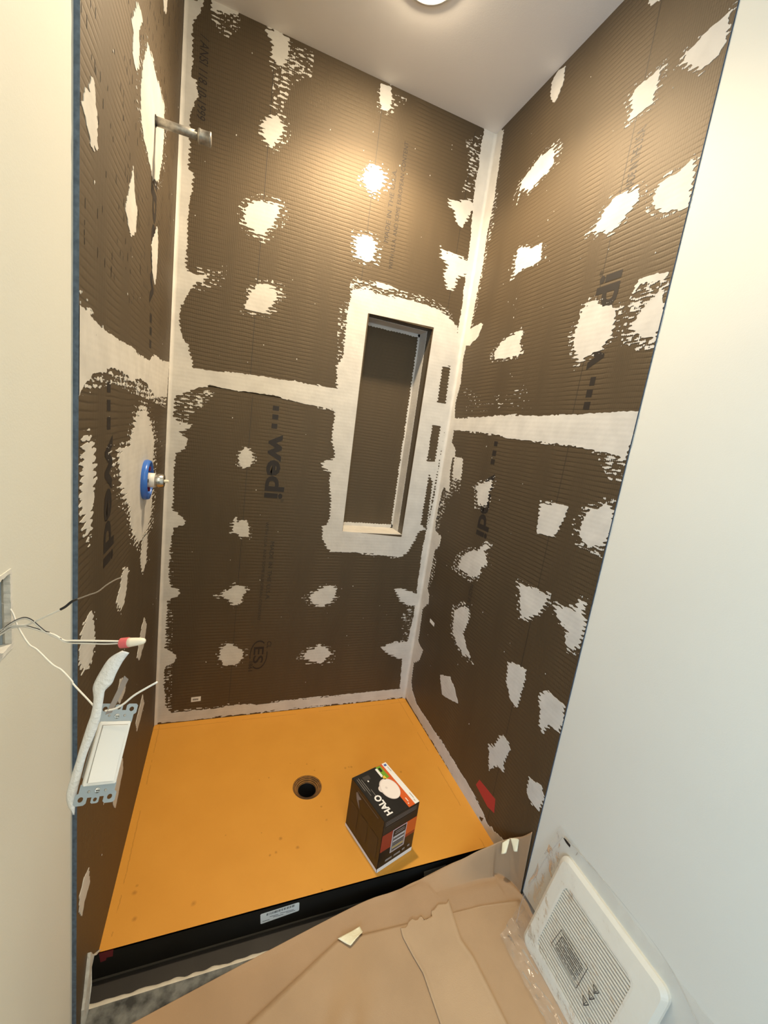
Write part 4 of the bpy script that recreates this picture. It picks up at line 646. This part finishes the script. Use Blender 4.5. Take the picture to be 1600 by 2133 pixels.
flat('green_panel', top, bw-.050, bd-.062, bw-.030, bd-.004, CG, w=.0006); flat('pale_panel', top, bw-.057, bd-.050, bw-.048, bd-.010, CW, w=.0007)
flat('yellow_panel', top, bw-.053, bd-.064, bw-.042, bd-.048, CY, w=.0007); flat('black_strip', top, bw-.045, bd-.030, bw-.036, bd-.012, CB, w=.0008)
flat('blue_mark', top, bw-.016, bd-.016, bw-.006, bd-.007, CBL, w=.0007)
for a, b, u in ((bd-.045, bd-.022, bw-.009), (.022, .045, bw-.010), (.010, .018, bw-.013)): flat('small_print', top, u, a, u+.0022, b, CGR, w=.0007)
flat('small_print', top, bw-.036, .020, bw-.033, .036, CW, w=.0007); flat('small_print', top, bw-.041, .012, bw-.037, .016, CW, w=.0007)
def disc(name, f, cu, cv, ru, rv, mat, w, n=40): return mesh(name, [f(cu+ru*math.cos(2*math.pi*k/n), cv+rv*math.sin(2*math.pi*k/n), w) for k in range(n)], [tuple(range(n))], mat, bx)
CPK = M('picture_white', (.82, .74, .68), .4); CPK2 = M('picture_shade', (.68, .60, .55), .4)
disc('pictured_bracket', top, .066, .103, .012, .014, CPK2, .0006); disc('pictured_light', top, .092, .092, .033, .044, CPK2, .0007); disc('pictured_lens', top, .093, .091, .030, .041, CPK, .0009)
disc('pictured_center', top, .083, .100, .004, .005, CPK2, .0010)
text_mesh('box_lettering', 'HALO', top(.043, .012), BV, -BU, .080, .0235, CW, bx, bold=.04, lift=.0008)
for i, (a, b) in enumerate(((.125, .178), (.10, .18), (.115, .17), (.085, .12))): flat('small_print', top, .010+i*.007, a, .0115+i*.007, b, CGR, w=.0006)
flat('small_picture', top, .032, .158, .058, .176, CDG, w=.0006); flat('small_print', top, .040, .150, .045, .156, CW, w=.0007)
flat('orange_band', front, .001, .078, bw-.001, .143, CR); flat('orange_band', front, .055, .090, bw-.001, .143, CO, w=.0006)
flat('label_border', front, .045, .052, .106, .142, M('lilac_white', (.55, .47, .48), .5), w=.0008)
flat('label_field', front, .048, .055, .103, .139, CGR, w=.0010)
flat('label_field', front, .048, .115, .103, .139, CB, w=.0012)
for z, u0, u1 in ((.129, .058, .095), (.122, .055, .098)): flat('small_print', front, u0, z, u1, z+.003, CGR, w=.0014)
for z, m_ in ((.108, CW), (.100, CDG), (.093, CW), (.085, CDG), (.078, CB), (.068, CY), (.060, CDG)): flat('small_print', front, .052, z, .099, z+.003, m_, w=.0014)
for u0, z, wd in ((.030, .027, .028), (.066, .027, .028), (.102, .029, .012), (.126, .030, .010)): flat('small_print', front, u0, z, u0+wd, z+.008, CGR, w=.0008)
for z in (.190, .184, .178): flat('small_print', front, .008, z, bw-.012, z+.0014, CGR, w=.0006)
flat('small_print', front, .010, .168, .120, .170, CDG, w=.0006)
flat('white_base_strip', front, .0005, .0005, bw-.0005, .016, CW); flat('white_base_strip', left, .0005, .0005, bd-.0005, .012, CW)
flat('small_print', left, .03, .183, .15, .1845, CGR, w=.0006); flat('small_print', left, .09, .172, .17, .174, CDG, w=.0006)
mesh('grey_picture', [left(*q, .0006) for q in ((.125, .170), (.150, .178), (.158, .172), (.150, .150), (.128, .128), (.140, .155))], [(0, 1, 2, 3, 4, 5)], CGR, bx)
for i in range(3): flat('panel_print', left, .016+i*.058, .040, .062+i*.058, .120, M('box_brown_black', (.028, .020, .015), .4), w=.0005)

# ---------------------------------------------------------------- shower pipe and valve
sp = empty('shower_pipe', (0, -.445, 2.093), 'grey galvanised pipe stub sticking out of the left wall near the top', 'pipe')
lathe('pipe', [(.0105, -.01), (.0105, .112)], (0, -.445, 2.093), (1, 0, .012), STEEL, sp, smooth=True)
lathe('pipe_cap', [(.012, .100), (.0165, .101), (.017, .105), (.0158, .107), (.0158, .126), (.017, .128), (.0168, .132), (.009, .133)], (0, -.445, 2.093), (1, 0, .012), STEEL, sp, smooth=True)
V, F = [], []
lathe('hole_rim', [(.0135, .0005), (.0135, .002), (.011, .002)], (0, -.445, 2.093), (1, 0, 0), DARK, sp, cap0=False, cap1=False)
va = empty('shower_valve', (0, -.438, 1.167), 'shower valve with a blue plastic ring and brass stem on left wall', 'valve')
VC = (0, -.438, 1.167); BLUE = M('blue_plastic', (.035, .145, .52), .28); DRED = M('dark_red_plastic', (.20, .012, .03), .35)
lathe('blue_ring', [(.058, .001), (.060, .008), (.057, .017), (.052, .018), (.050, .015), (.050, .003)], VC, (1, 0, 0), BLUE, va, n=56, cap0=False, cap1=False, smooth=True)
lathe('red_insert', [(.050, .004), (.030, .006), (.024, .005)], VC, (1, 0, 0), DRED, va, n=48, cap0=False, cap1=True)
lathe('white_sleeve', [(.0215, .004), (.0215, .030)], VC, (1, 0, 0), M('sleeve_white', (.78, .74, .66), .4), va, smooth=True)
for k in range(6):
    a = k*math.pi/3; c = Vector(VC)+Vector((.008, .036*math.cos(a), .036*math.sin(a)))
    boxes('red_rib', [((c.x-.002, c.y-.003, c.z-.006), (c.x+.006, c.y+.003, c.z+.006))], DRED, va)
lathe('metal_body', [(.0200, .028), (.0205, .030), (.0205, .049), (.0195, .050), (.0195, .054), (.016, .055)], VC, (1, 0, 0), CHROME, va, smooth=True)
lathe('stem', [(.0045, .050), (.0045, .066)], VC, (1, 0, 0), M('cream_stem', (.80, .76, .60), .4), va, n=16)
boxes('sleeve_mark', [((.014, VC[1]-.0232, VC[2]-.004), (.016, VC[1]-.0214, VC[2]+.006))], PRINT, va)

# ---------------------------------------------------------------- wires, wire nut, switch
WIRE = M('white_wire', (.80, .78, .72), .4); WBLK = M('black_wire', (.02, .02, .022), .4); COPPER = M('copper_wire', (.45, .26, .16), .35, metal=.9)
w1 = tube('electrical_wire', [(-.035, -1.235, 1.140), (-.0267, -1.2282-.006, 1.134), (-.0129, -1.2327, 1.1286), (-.004, -1.2379, 1.1204), (.0035, -1.245, 1.1058), (.0171, -1.2547, 1.0874), (.0273, -1.2598, 1.0816), (.0451, -1.2697, 1.0673), (.0567, -1.2754, 1.0616), (.0687, -1.2822, 1.0509), (.0718, -1.2843, 1.0462), (.0928, -1.2963, 1.0272), (.1017, -1.3045, 1.0189)], .0010, WIRE, None, label='thin white wire dropping from the wall hole down to the light switch', category='wire')
w2 = tube('electrical_wire', [(-.040, -1.2383, 1.083), (-.0238, -1.2383, 1.0888), (-.0120, -1.2415, 1.0990), (-.0079, -1.2415, 1.1044), (.0015, -1.2431, 1.1121), (.011, -1.2465, 1.1167), (.0195, -1.2502, 1.115), (.0269, -1.2542, 1.1095), (.0372, -1.2595, 1.1029), (.0515, -1.2661, 1.0984), (.0602, -1.2701, 1.0952), (.0825, -1.2784, 1.0978), (.1034, -1.2862, 1.1001), (.1235, -1.2936, 1.1042)], .0012, WIRE, None, label='upper of two paired wires arching from wall hole into the wire nut', category='wire')
tube('dark_strand', [(-.0120, -1.2418, 1.1004), (-.0079, -1.2418, 1.1059), (.0015, -1.2434, 1.1135), (.011, -1.2468, 1.1181), (.0195, -1.2505, 1.1164), (.0274, -1.2545, 1.1106), (.0377, -1.2598, 1.1040), (.0520, -1.2664, 1.0996), (.0602, -1.2705, 1.0965), (.0825, -1.2788, 1.0990), (.1034, -1.2866, 1.1012), (.1235, -1.2940, 1.1052)], .00055, WBLK, w2)
w3 = tube('electrical_wire', [(-.040, -1.240, 1.078), (-.0237, -1.2396, 1.0873), (-.0116, -1.2426, 1.0965), (-.0023, -1.2448, 1.1037), (.0102, -1.2481, 1.107), (.0229, -1.2533, 1.1059), (.0315, -1.257, 1.1043), (.0457, -1.2631, 1.1019), (.0572, -1.2686, 1.097), (.0684, -1.2729, 1.0986), (.0963, -1.2831, 1.1024), (.1235, -1.2933, 1.1060)], .0012, WIRE, None, label='lower of two paired wires running flat from wall hole into the wire nut', category='wire')
tube('dark_strand', [(-.0237, -1.2396, 1.0885), (-.0116, -1.2426, 1.0977), (-.0023, -1.2448, 1.1050), (.0102, -1.2481, 1.1083), (.0229, -1.2533, 1.1072), (.0315, -1.257, 1.1056), (.0400, -1.2605, 1.1045)], .0005, WBLK, w3)
w4 = empty('electrical_wire', (-.02, -1.24, 1.097), 'stripped wire with black section and bare tip rising over the dark board', 'wire')
tube('white_insulation', [(-.035, -1.2387, 1.090), (-.0187, -1.2387, 1.0969), (-.0051, -1.2435, 1.1048), (.0073, -1.2477, 1.1081), (.017, -1.25, 1.111), (.0345, -1.2546, 1.1224), (.052, -1.2593, 1.1338)], .0012, WIRE, w4)
tube('black_insulation', [(.0506, -1.2589, 1.1331), (.056, -1.2602, 1.1373), (.0626, -1.2614, 1.1442), (.0693, -1.2633, 1.1481)], .0015, WBLK, w4)
tube('bare_tip', [(.068, -1.2629, 1.1475), (.0815, -1.2668, 1.155), (.091, -1.2695, 1.1601), (.1016, -1.2717, 1.1705), (.111, -1.2739, 1.1778), (.1171, -1.2757, 1.1809)], .0008, M('tinned_wire', (.42, .37, .33), .35, metal=.8), w4)
nut = empty('wire_nut', (.1215, -1.2929, 1.1045), 'cream wire nut with red collar joining two wires', 'wire nut')
na, nb = Vector((.1215, -1.2929, 1.1035)), Vector((.1478, -1.3018, 1.1100)); ax = (nb-na); ln = ax.length; ax.normalize()
lathe('nut_body', [(.0058, .008), (.0052, .014), (.0045, .022), (.0036, ln-.002), (.0025, ln), (.0008, ln+.001)], na, ax, M('cream_plastic', (.80, .74, .60), .35), nut, n=20, smooth=True)
lathe('nut_collar', [(.0050, -.001), (.0062, 0), (.0062, .009), (.0054, .0095)], na, ax, M('pink_red_plastic', (.62, .12, .13), .35), nut, n=20)
lathe('nut_mouth', [(.0046, -.0012), (.004, .001)], na, ax, DARK, nut, n=20)
bundle = lathe('wire_bundle', [(.004, 0), (.0042, .012), (.003, .018), (.001, .020)], (-.035, -1.243, 1.092), (1, 0, .05), WIRE, None, n=14, label='white wire ends bunched inside the wall hole at left edge', category='wire')
# the switch
SX, SY = Vector((.9193, .2614, -.2941)).normalized(), Vector((.125, .5149, .8481)); SY = (SY-SX*SY.dot(SX)).normalized(); SZ = SX.cross(SY); SCn = Vector((.1132, -1.3089, .9671))
def sw(u, v, w): return SCn+(SX*u+SY*v+SZ*w)*.905
swo = empty('light_switch', SCn, 'white rocker light switch with metal strap hanging loose from wires', 'switch')
fw, fh = .0190, .0375
boxes('switch_frame', [((-fw, -fh, -.006), (fw, fh, .002))], WHITE, swo, xf=lambda u, v, w: sw(u, v, w), bevel=.0008)
boxes('switch_seam', [((-fw+.0036, -fh+.0036, .0018), (fw-.0036, fh-.0036, .0022))], M('seam_grey', (.28, .28, .27), .5), swo, xf=lambda u, v, w: sw(u, v, w))
def rocker(u, v, w): return sw(u, v, w+(.0016*(v/fh)**2 if w > .003 else 0))
V, F = [], []; n = 12
for i in range(n+1):
    v = -fh+.0042+(2*fh-.0084)*i/n
    for u in (-fw+.0042, fw-.0042):
        V += [rocker(u, v, .0022), rocker(u, v, .0038)]
for i in range(n):
    a = 4*i; F += [(a+1, a+3, a+7, a+5), (a, a+1, a+5, a+4), (a+2, a+6, a+7, a+3)]
F += [(0, 2, 3, 1), (4*n, 4*n+1, 4*n+3, 4*n+2)]
mesh('rocker_paddle', V, F, WHITE, swo)
ZINC = M('zinc_strap', (.30, .34, .37), .4, metal=.55)
def plate_hole(cx, cy, hw, hh, hr, t=.0012, n=16, rr=.004):
    """small plate with rounded corners and a round hole, in switch coordinates"""
    out = []
    for k in range(n):
        a = 2*math.pi*(k+.5)/n; c, s = math.cos(a), math.sin(a); q = min(hw/abs(c), hh/abs(s)); q = min(q, math.hypot(hw, hh)*.88)
        out.append((cx+c*q, cy+s*q))
    inn = [(cx+hr*math.cos(2*math.pi*(k+.5)/n), cy+hr*math.sin(2*math.pi*(k+.5)/n)) for k in range(n)]
    V = [sw(u, v, -.002) for u, v in out]+[sw(u, v, -.002) for u, v in inn]+[sw(u, v, -.002-t) for u, v in out]+[sw(u, v, -.002-t) for u, v in inn]
    F = []
    for k in range(n):
        j = (k+1) % n; F += [(k, j, n+j, n+k), (2*n+k, 3*n+k, 3*n+j, 2*n+j), (k, 2*n+k, 2*n+j, j), (n+k, n+j, 3*n+j, 3*n+k)]
    return V, F
def acc(vf):
    b = len(V); V.extend(vf[0]); F.extend(tuple(i+b for i in f) for f in vf[1])
for s in (1, -1):
    V, F = [], []
    acc(plate_hole(.0165, s*.0530, .0070, .0068, .0030)); acc(plate_hole(-.0165, s*.0530, .0070, .0068, .0030)); acc(plate_hole(0, s*.0545, .0045, .0042, .0022))
    for (u0, v0), (u1, v1) in (((-.0205, .036), (.0205, .0480)), ((-.0115, .0480), (.0115, .0515))):
        v, f = box_vf((u0, min(s*v0, s*v1), -.0030), (u1, max(s*v0, s*v1), -.0019)); acc(([sw(*q) for q in v], f))
    st = mesh('metal_strap', V, F, ZINC, swo)
    lathe('strap_screw', [(.0031, 0), (.0029, .0011), (.0016, .0016)], sw(0, s*.0440, -.0019), SZ, CHROME, st, n=18)
    boxes('screw_slot', [((-.0022, s*.0440-.0004, -.0003), (.0022, s*.0440+.0004, .0002))], DARK, st, xf=lambda u, v, w: sw(u, v, w))
    for u in (-.0095, .0095): lathe('rivet', [(.0015, 0), (.0011, .0007)], sw(u, s*.0448, -.0019), SZ, STEEL, st, n=12)
boxes('switch_body', [((-fw+.002, -fh+.004, -.028), (fw-.002, fh-.004, -.0062))], M('grey_body', (.20, .20, .20), .5), swo, xf=lambda u, v, w: sw(u, v, w), bevel=.001)
boxes('ground_screw', [((-.0225, .043, -.008), (-.0185, .047, -.003))], M('green_screw', (.02, .16, .09), .4), swo, xf=lambda u, v, w: sw(u, v, w))
tube('electrical_wire', [(.1086, -1.3045, 1.0214), (.1196, -1.3073, 1.0252), (.129, -1.3096, 1.0325), (.1395, -1.3115, 1.0436), (.1528, -1.3147, 1.0544), (.1649, -1.3176, 1.0635)], .0012, WIRE, None, label='short white wire angling up right from the switch strap', category='wire')
RL = [(.1252, -1.3056, 1.1009), (.1111, -1.3023, 1.0894), (.1001, -1.3022, 1.0676), (.0955, -1.3031, 1.0539), (.0971, -1.3065, 1.0398), (.0955, -1.3093, 1.0222), (.0906, -1.3112, 1.0027), (.0822, -1.3155, .964), (.0748, -1.3193, .9297), (.0766, -1.3234, .9127), (.0840, -1.3275, .9055)]
RRt = [(.1332, -1.3091, 1.0991), (.127, -1.3086, 1.0889), (.1204, -1.3091, 1.0735), (.1164, -1.3099, 1.0613), (.1094, -1.309, 1.0517), (.1081, -1.3105, 1.0414), (.1051, -1.3148, 1.0135), (.0939, -1.3181, .9744), (.0888, -1.3216, .9462), (.086, -1.3243, .9271), (.0850, -1.3285, .9035)]
A_, B_ = catmull(RL, 5), catmull(RRt, 5); V, F = [], []; k = 6; Nn = Vector((-.15, -.75, .5)).normalized()
for i, (a, b) in enumerate(zip(A_, B_)):
    for j in range(k+1):
        s = j/k; p = a.lerp(b, s)+Nn*(.0030*math.sin(math.pi*s)+.0008*noise.noise(Vector((i*.35, j*.9, 0)))); V.append(p)
for i in range(len(A_)-1):
    for j in range(k): F.append((i*(k+1)+j, i*(k+1)+j+1, (i+1)*(k+1)+j+1, (i+1)*(k+1)+j))
rb = mesh('white_strip', V, F, M('white_tape_strip', (.80, .82, .84), .45, bump=.5, bscale=220), None, smooth=True, label='crumpled white strip curving down along the loose light switch', category='tape')
s = rb.modifiers.new('thickness', 'SOLIDIFY'); s.thickness = .0006
prism('strip_backing', [(0, 0), (.006, .002), (.010, .040), (.004, .044)], lambda u, v, w: Vector((.1105, -1.3100, 1.020))+SX*(u+(v*.12))+SY*v-SZ*(.001+w), .001, M('sheath_brown', (.22, .19, .17), .5), rb)

# ---------------------------------------------------------------- ventilation cover in its bag
FO = Vector((1.215, -1.12, .285)); FU = Vector((0, -.9995503, -.02998651)); FV = Vector((-.23822652, .02912319, -.97077287)); FN = -Vector((.97120962, .00714358, -.23811939))
FO = FO+FN*.014-Vector((0, 0, 0))
def fan(u, v, w=0): return FO+FU*u+FV*v+FN*(w-.012)
fa = empty('vent_cover', fan(.16, .16), 'cream square ventilation fan cover leaning on the right wall', 'vent cover')
CREAM = M('cream_plastic_cover', (.80, .77, .66), .4)
GU0, GU1, GV0, GV1 = .042, .256, .058, .266
def rrect(u0, v0, u1, v1, r, n=6):
    P = []
    for cx, cy, a0 in ((u1-r, v1-r, 0), (u0+r, v1-r, 90), (u0+r, v0+r, 180), (u1-r, v0+r, 270)):
        for k in range(n+1):
            a = math.radians(a0+90*k/n); P.append((cx+r*math.cos(a), cy+r*math.sin(a)))
    return P
V, F = [], []
loops = [(rrect(-.004, 0, .318, .314, .024), -.012), (rrect(-.004, 0, .318, .314, .024), 0), (rrect(.006, .010, .308, .304, .02), .008), (rrect(GU0-.006, GV0-.006, GU1+.006, GV1+.006, .022), .011), (rrect(GU0, GV0, GU1, GV1, .018), .0105), (rrect(GU0, GV0, GU1, GV1, .018), .002)]
nn = len(loops[0][0])
for P_, w in loops: V += [fan(u, v, w) for u, v in P_]
for l in range(len(loops)-1):
    for i in range(nn): j = (i+1) % nn; F.append((l*nn+i, l*nn+j, (l+1)*nn+j, (l+1)*nn+i))
mesh('cover_frame', V, F, CREAM, fa, smooth=False)
prism('grille_backing', rrect(GU0-.003, GV0-.003, GU1+.003, GV1+.003, .018), lambda u, v, w: fan(u, v, w), .002, M('grille_shadow_plastic', (.10, .09, .065), .8), fa)
ns = 24; pit = (GV1-GV0)/ns
for i in range(ns):
    v = GV0+pit*(i+.5); ins = 0
    dv = min(v-GV0, GV1-v)
    if dv < .018: ins = .018-math.sqrt(max(0, .018**2-(.018-dv)**2))
    boxes('slat', [((GU0+ins, v-.0022, .002), (GU1-ins, v+.0022, .0098))], CREAM, fa, xf=lambda a, b, c: fan(a, b, c), bevel=.0008)
# bag
def bag_mat():
    m, N, L, P = new_mat('clear_plastic_bag'); out = N['Material Output']; N.remove(P)
    tr = N.new('ShaderNodeBsdfTransparent'); tr.inputs[0].default_value = (.97, .97, .97, 1)
    gl = N.new('ShaderNodeBsdfGlossy'); gl.inputs['Roughness'].default_value = .16; df = N.new('ShaderNodeBsdfDiffuse'); df.inputs[0].default_value = (.85, .85, .83, 1)
    tl = N.new('ShaderNodeBsdfTranslucent'); tl.inputs[0].default_value = (.85, .85, .83, 1)
    a = N.new('ShaderNodeMixShader'); b = N.new('ShaderNodeMixShader'); c = N.new('ShaderNodeMixShader')
    c.inputs[0].default_value = .5; L.new(df.outputs[0], c.inputs[1]); L.new(tl.outputs[0], c.inputs[2])
    a.inputs[0].default_value = .15; L.new(tr.outputs[0], a.inputs[1]); L.new(c.outputs[0], a.inputs[2])
    lw = N.new('ShaderNodeLayerWeight'); lw.inputs[0].default_value = .22
    geo = N.new('ShaderNodeNewGeometry'); nz = N.new('ShaderNodeTexNoise'); nz.inputs['Scale'].default_value = 22; nz.inputs['Detail'].default_value = 4; L.new(geo.outputs['Position'], nz.inputs['Vector'])
    bp = N.new('ShaderNodeBump'); bp.inputs['Strength'].default_value = .6; bp.inputs['Distance'].default_value = .01; L.new(nz.outputs[0], bp.inputs['Height'])
    L.new(bp.outputs[0], gl.inputs['Normal']); L.new(bp.outputs[0], lw.inputs['Normal'])
    f = math_node(N, L, 'MULTIPLY_ADD', lw.outputs['Fresnel'], .55, .03)
    L.new(f, b.inputs[0]); L.new(a.outputs[0], b.inputs[1]); L.new(gl.outputs[0], b.inputs[2]); L.new(b.outputs[0], out.inputs[0])
    return m
BAG = bag_mat()
bg_o = empty('plastic_bag', fan(.16, .34), 'clear crinkled plastic bag wrapped around the cream ventilation cover', 'bag')
V, F = [], []; nu, nv = 110, 100
U0, U1, V0, V1 = -.040, .46, -.046, .42
for j in range(nv+1):
    for i in range(nu+1):
        s, t = i/nu, j/nv
        u = U0+(U1-U0)*s; v = V0+(V1-V0)*t
        # outline: narrow at the top corner, bulging at the bottom left
        shift = -.012*math.sin(math.pi*min(1, t*1.05))+.10*max(0, t-.78)
        u = u+shift*(1-s)**2
        d = max(-u-.006, u-.322, -v-.0, v-.318, 0)
        w = .0145-.25*min(d, .06)+.004*(1-math.exp(-d*40))
        cr = abs(noise.noise(Vector((u*14+v*7, v*9-u*3, 2))))
        w += .0065*(.5-cr*2)*(.35+min(1, d*22)) + .0018*noise.noise(Vector((u*60, v*35, 5)))*min(1, .4+d*30)
        w = max(w, .0125) if d == 0 else max(w, -.006)
        p = fan(u, v, w)
        p.x = min(p.x, W+.002)
        if p.z < FZ+.016: p.x -= (FZ+.016-p.z)*.35; p.z = FZ+.016+.004*noise.noise(Vector((u*40, v*40, 0)))+.004
        V.append(p)
for j in range(nv):
    for i in range(nu): a = j*(nu+1)+i; F.append((a, a+1, a+nu+2, a+nu+1))
mesh('bag_film', V, F, BAG, bg_o, smooth=True)
# sealed rim of the bag running along the wall above the cover
tube('bag_seam', [fan(-.020, -.032, .006), fan(.03, -.040, .004), fan(.16, -.050, .003), fan(.28, -.048, .003), fan(.37, -.012, .003), fan(.44, .03, .003)], .0012, BAG, bg_o, n=6)
tube('bag_seam', [fan(-.022, -.030, .008), fan(-.034, .05, .012), fan(-.040, .14, .014), fan(-.042, .22, .014), fan(-.030, .29, .012)], .0010, BAG, bg_o, n=6)
mesh('black_mark', [fan(u, v, .012) for u, v in ((-.018, -.032), (-.012, -.036), (.008, -.037), (.010, -.030), (-.004, -.029))], [(0, 1, 2, 3, 4)], M('black_print', (.008, .008, .008), .5), bg_o)
INK = M('bag_ink', (.035, .033, .030), .6)
def bagline(P_, r=.0007):
    for a, b in zip(P_, P_[1:]):
        A, B = Vector(a), Vector(b); d = (B-A).normalized(); n_ = Vector((-d.y, d.x))*r
        yield [(A+n_), (B+n_), (B-n_), (A-n_)]
V, F = [], []
def addq(q):
    b = len(V); V.extend(fan(p.x, p.y, .0185) for p in q); F.append((b, b+1, b+2, b+3))
for P_ in ([(.086, .149), (.079, .206), (.172, .211), (.174, .143), (.086, .149)], [(.094, .160), (.090, .198)], ): 
    for q in bagline(P_): addq(q)
for tri in ([(.190, .203), (.209, .203), (.200, .219), (.190, .203)], [(.196, .179), (.213, .177), (.205, .193), (.196, .179)], [(.198, .156), (.215, .156), (.207, .170), (.198, .156)]):
    for q in bagline(tri, .0009): addq(q)
    for q in bagline([(tri[0][0]+.006, tri[0][1]+.003), (tri[2][0], tri[2][1]-.003), (tri[0][0]+.012, tri[0][1]+.002)], .0006): addq(q)
random.seed(5)
for i in range(9):
    v = .154+i*.0058
    u = .092+(i % 2)*.004
    while u < .162:
        e = u+random.uniform(.006, .022); 
        for q in bagline([(u, v), (min(e, .166), v)], .0011): addq(q)
        u = e+random.uniform(.001, .004)
mesh('warning_print', V, F, INK, bg_o)

# ---------------------------------------------------------------- recessed ceiling lamp
rl_o = empty('recessed_light', (LX, LY, H), 'round recessed ceiling light glowing above the shower', 'ceiling light')
lathe('light_trim', [(.085, -.003), (.084, -.006), (.070, -.007), (.068, -.002), (.068, .02)], (LX, LY, H), (0, 0, 1), WHITE, rl_o, n=48, cap0=False, cap1=False, smooth=True)
em, N_, L_, P_ = new_mat('lamp_lens'); P_.inputs['Emission Color'].default_value = (1, .82, .58, 1); P_.inputs['Emission Strength'].default_value = 320
lathe('light_lens', [(.0675, -.002), (.062, -.009), (.045, -.015), (.02, -.018), (.001, -.0185)], (LX, LY, H), (0, 0, 1), em, rl_o, n=48, cap0=False, cap1=False)
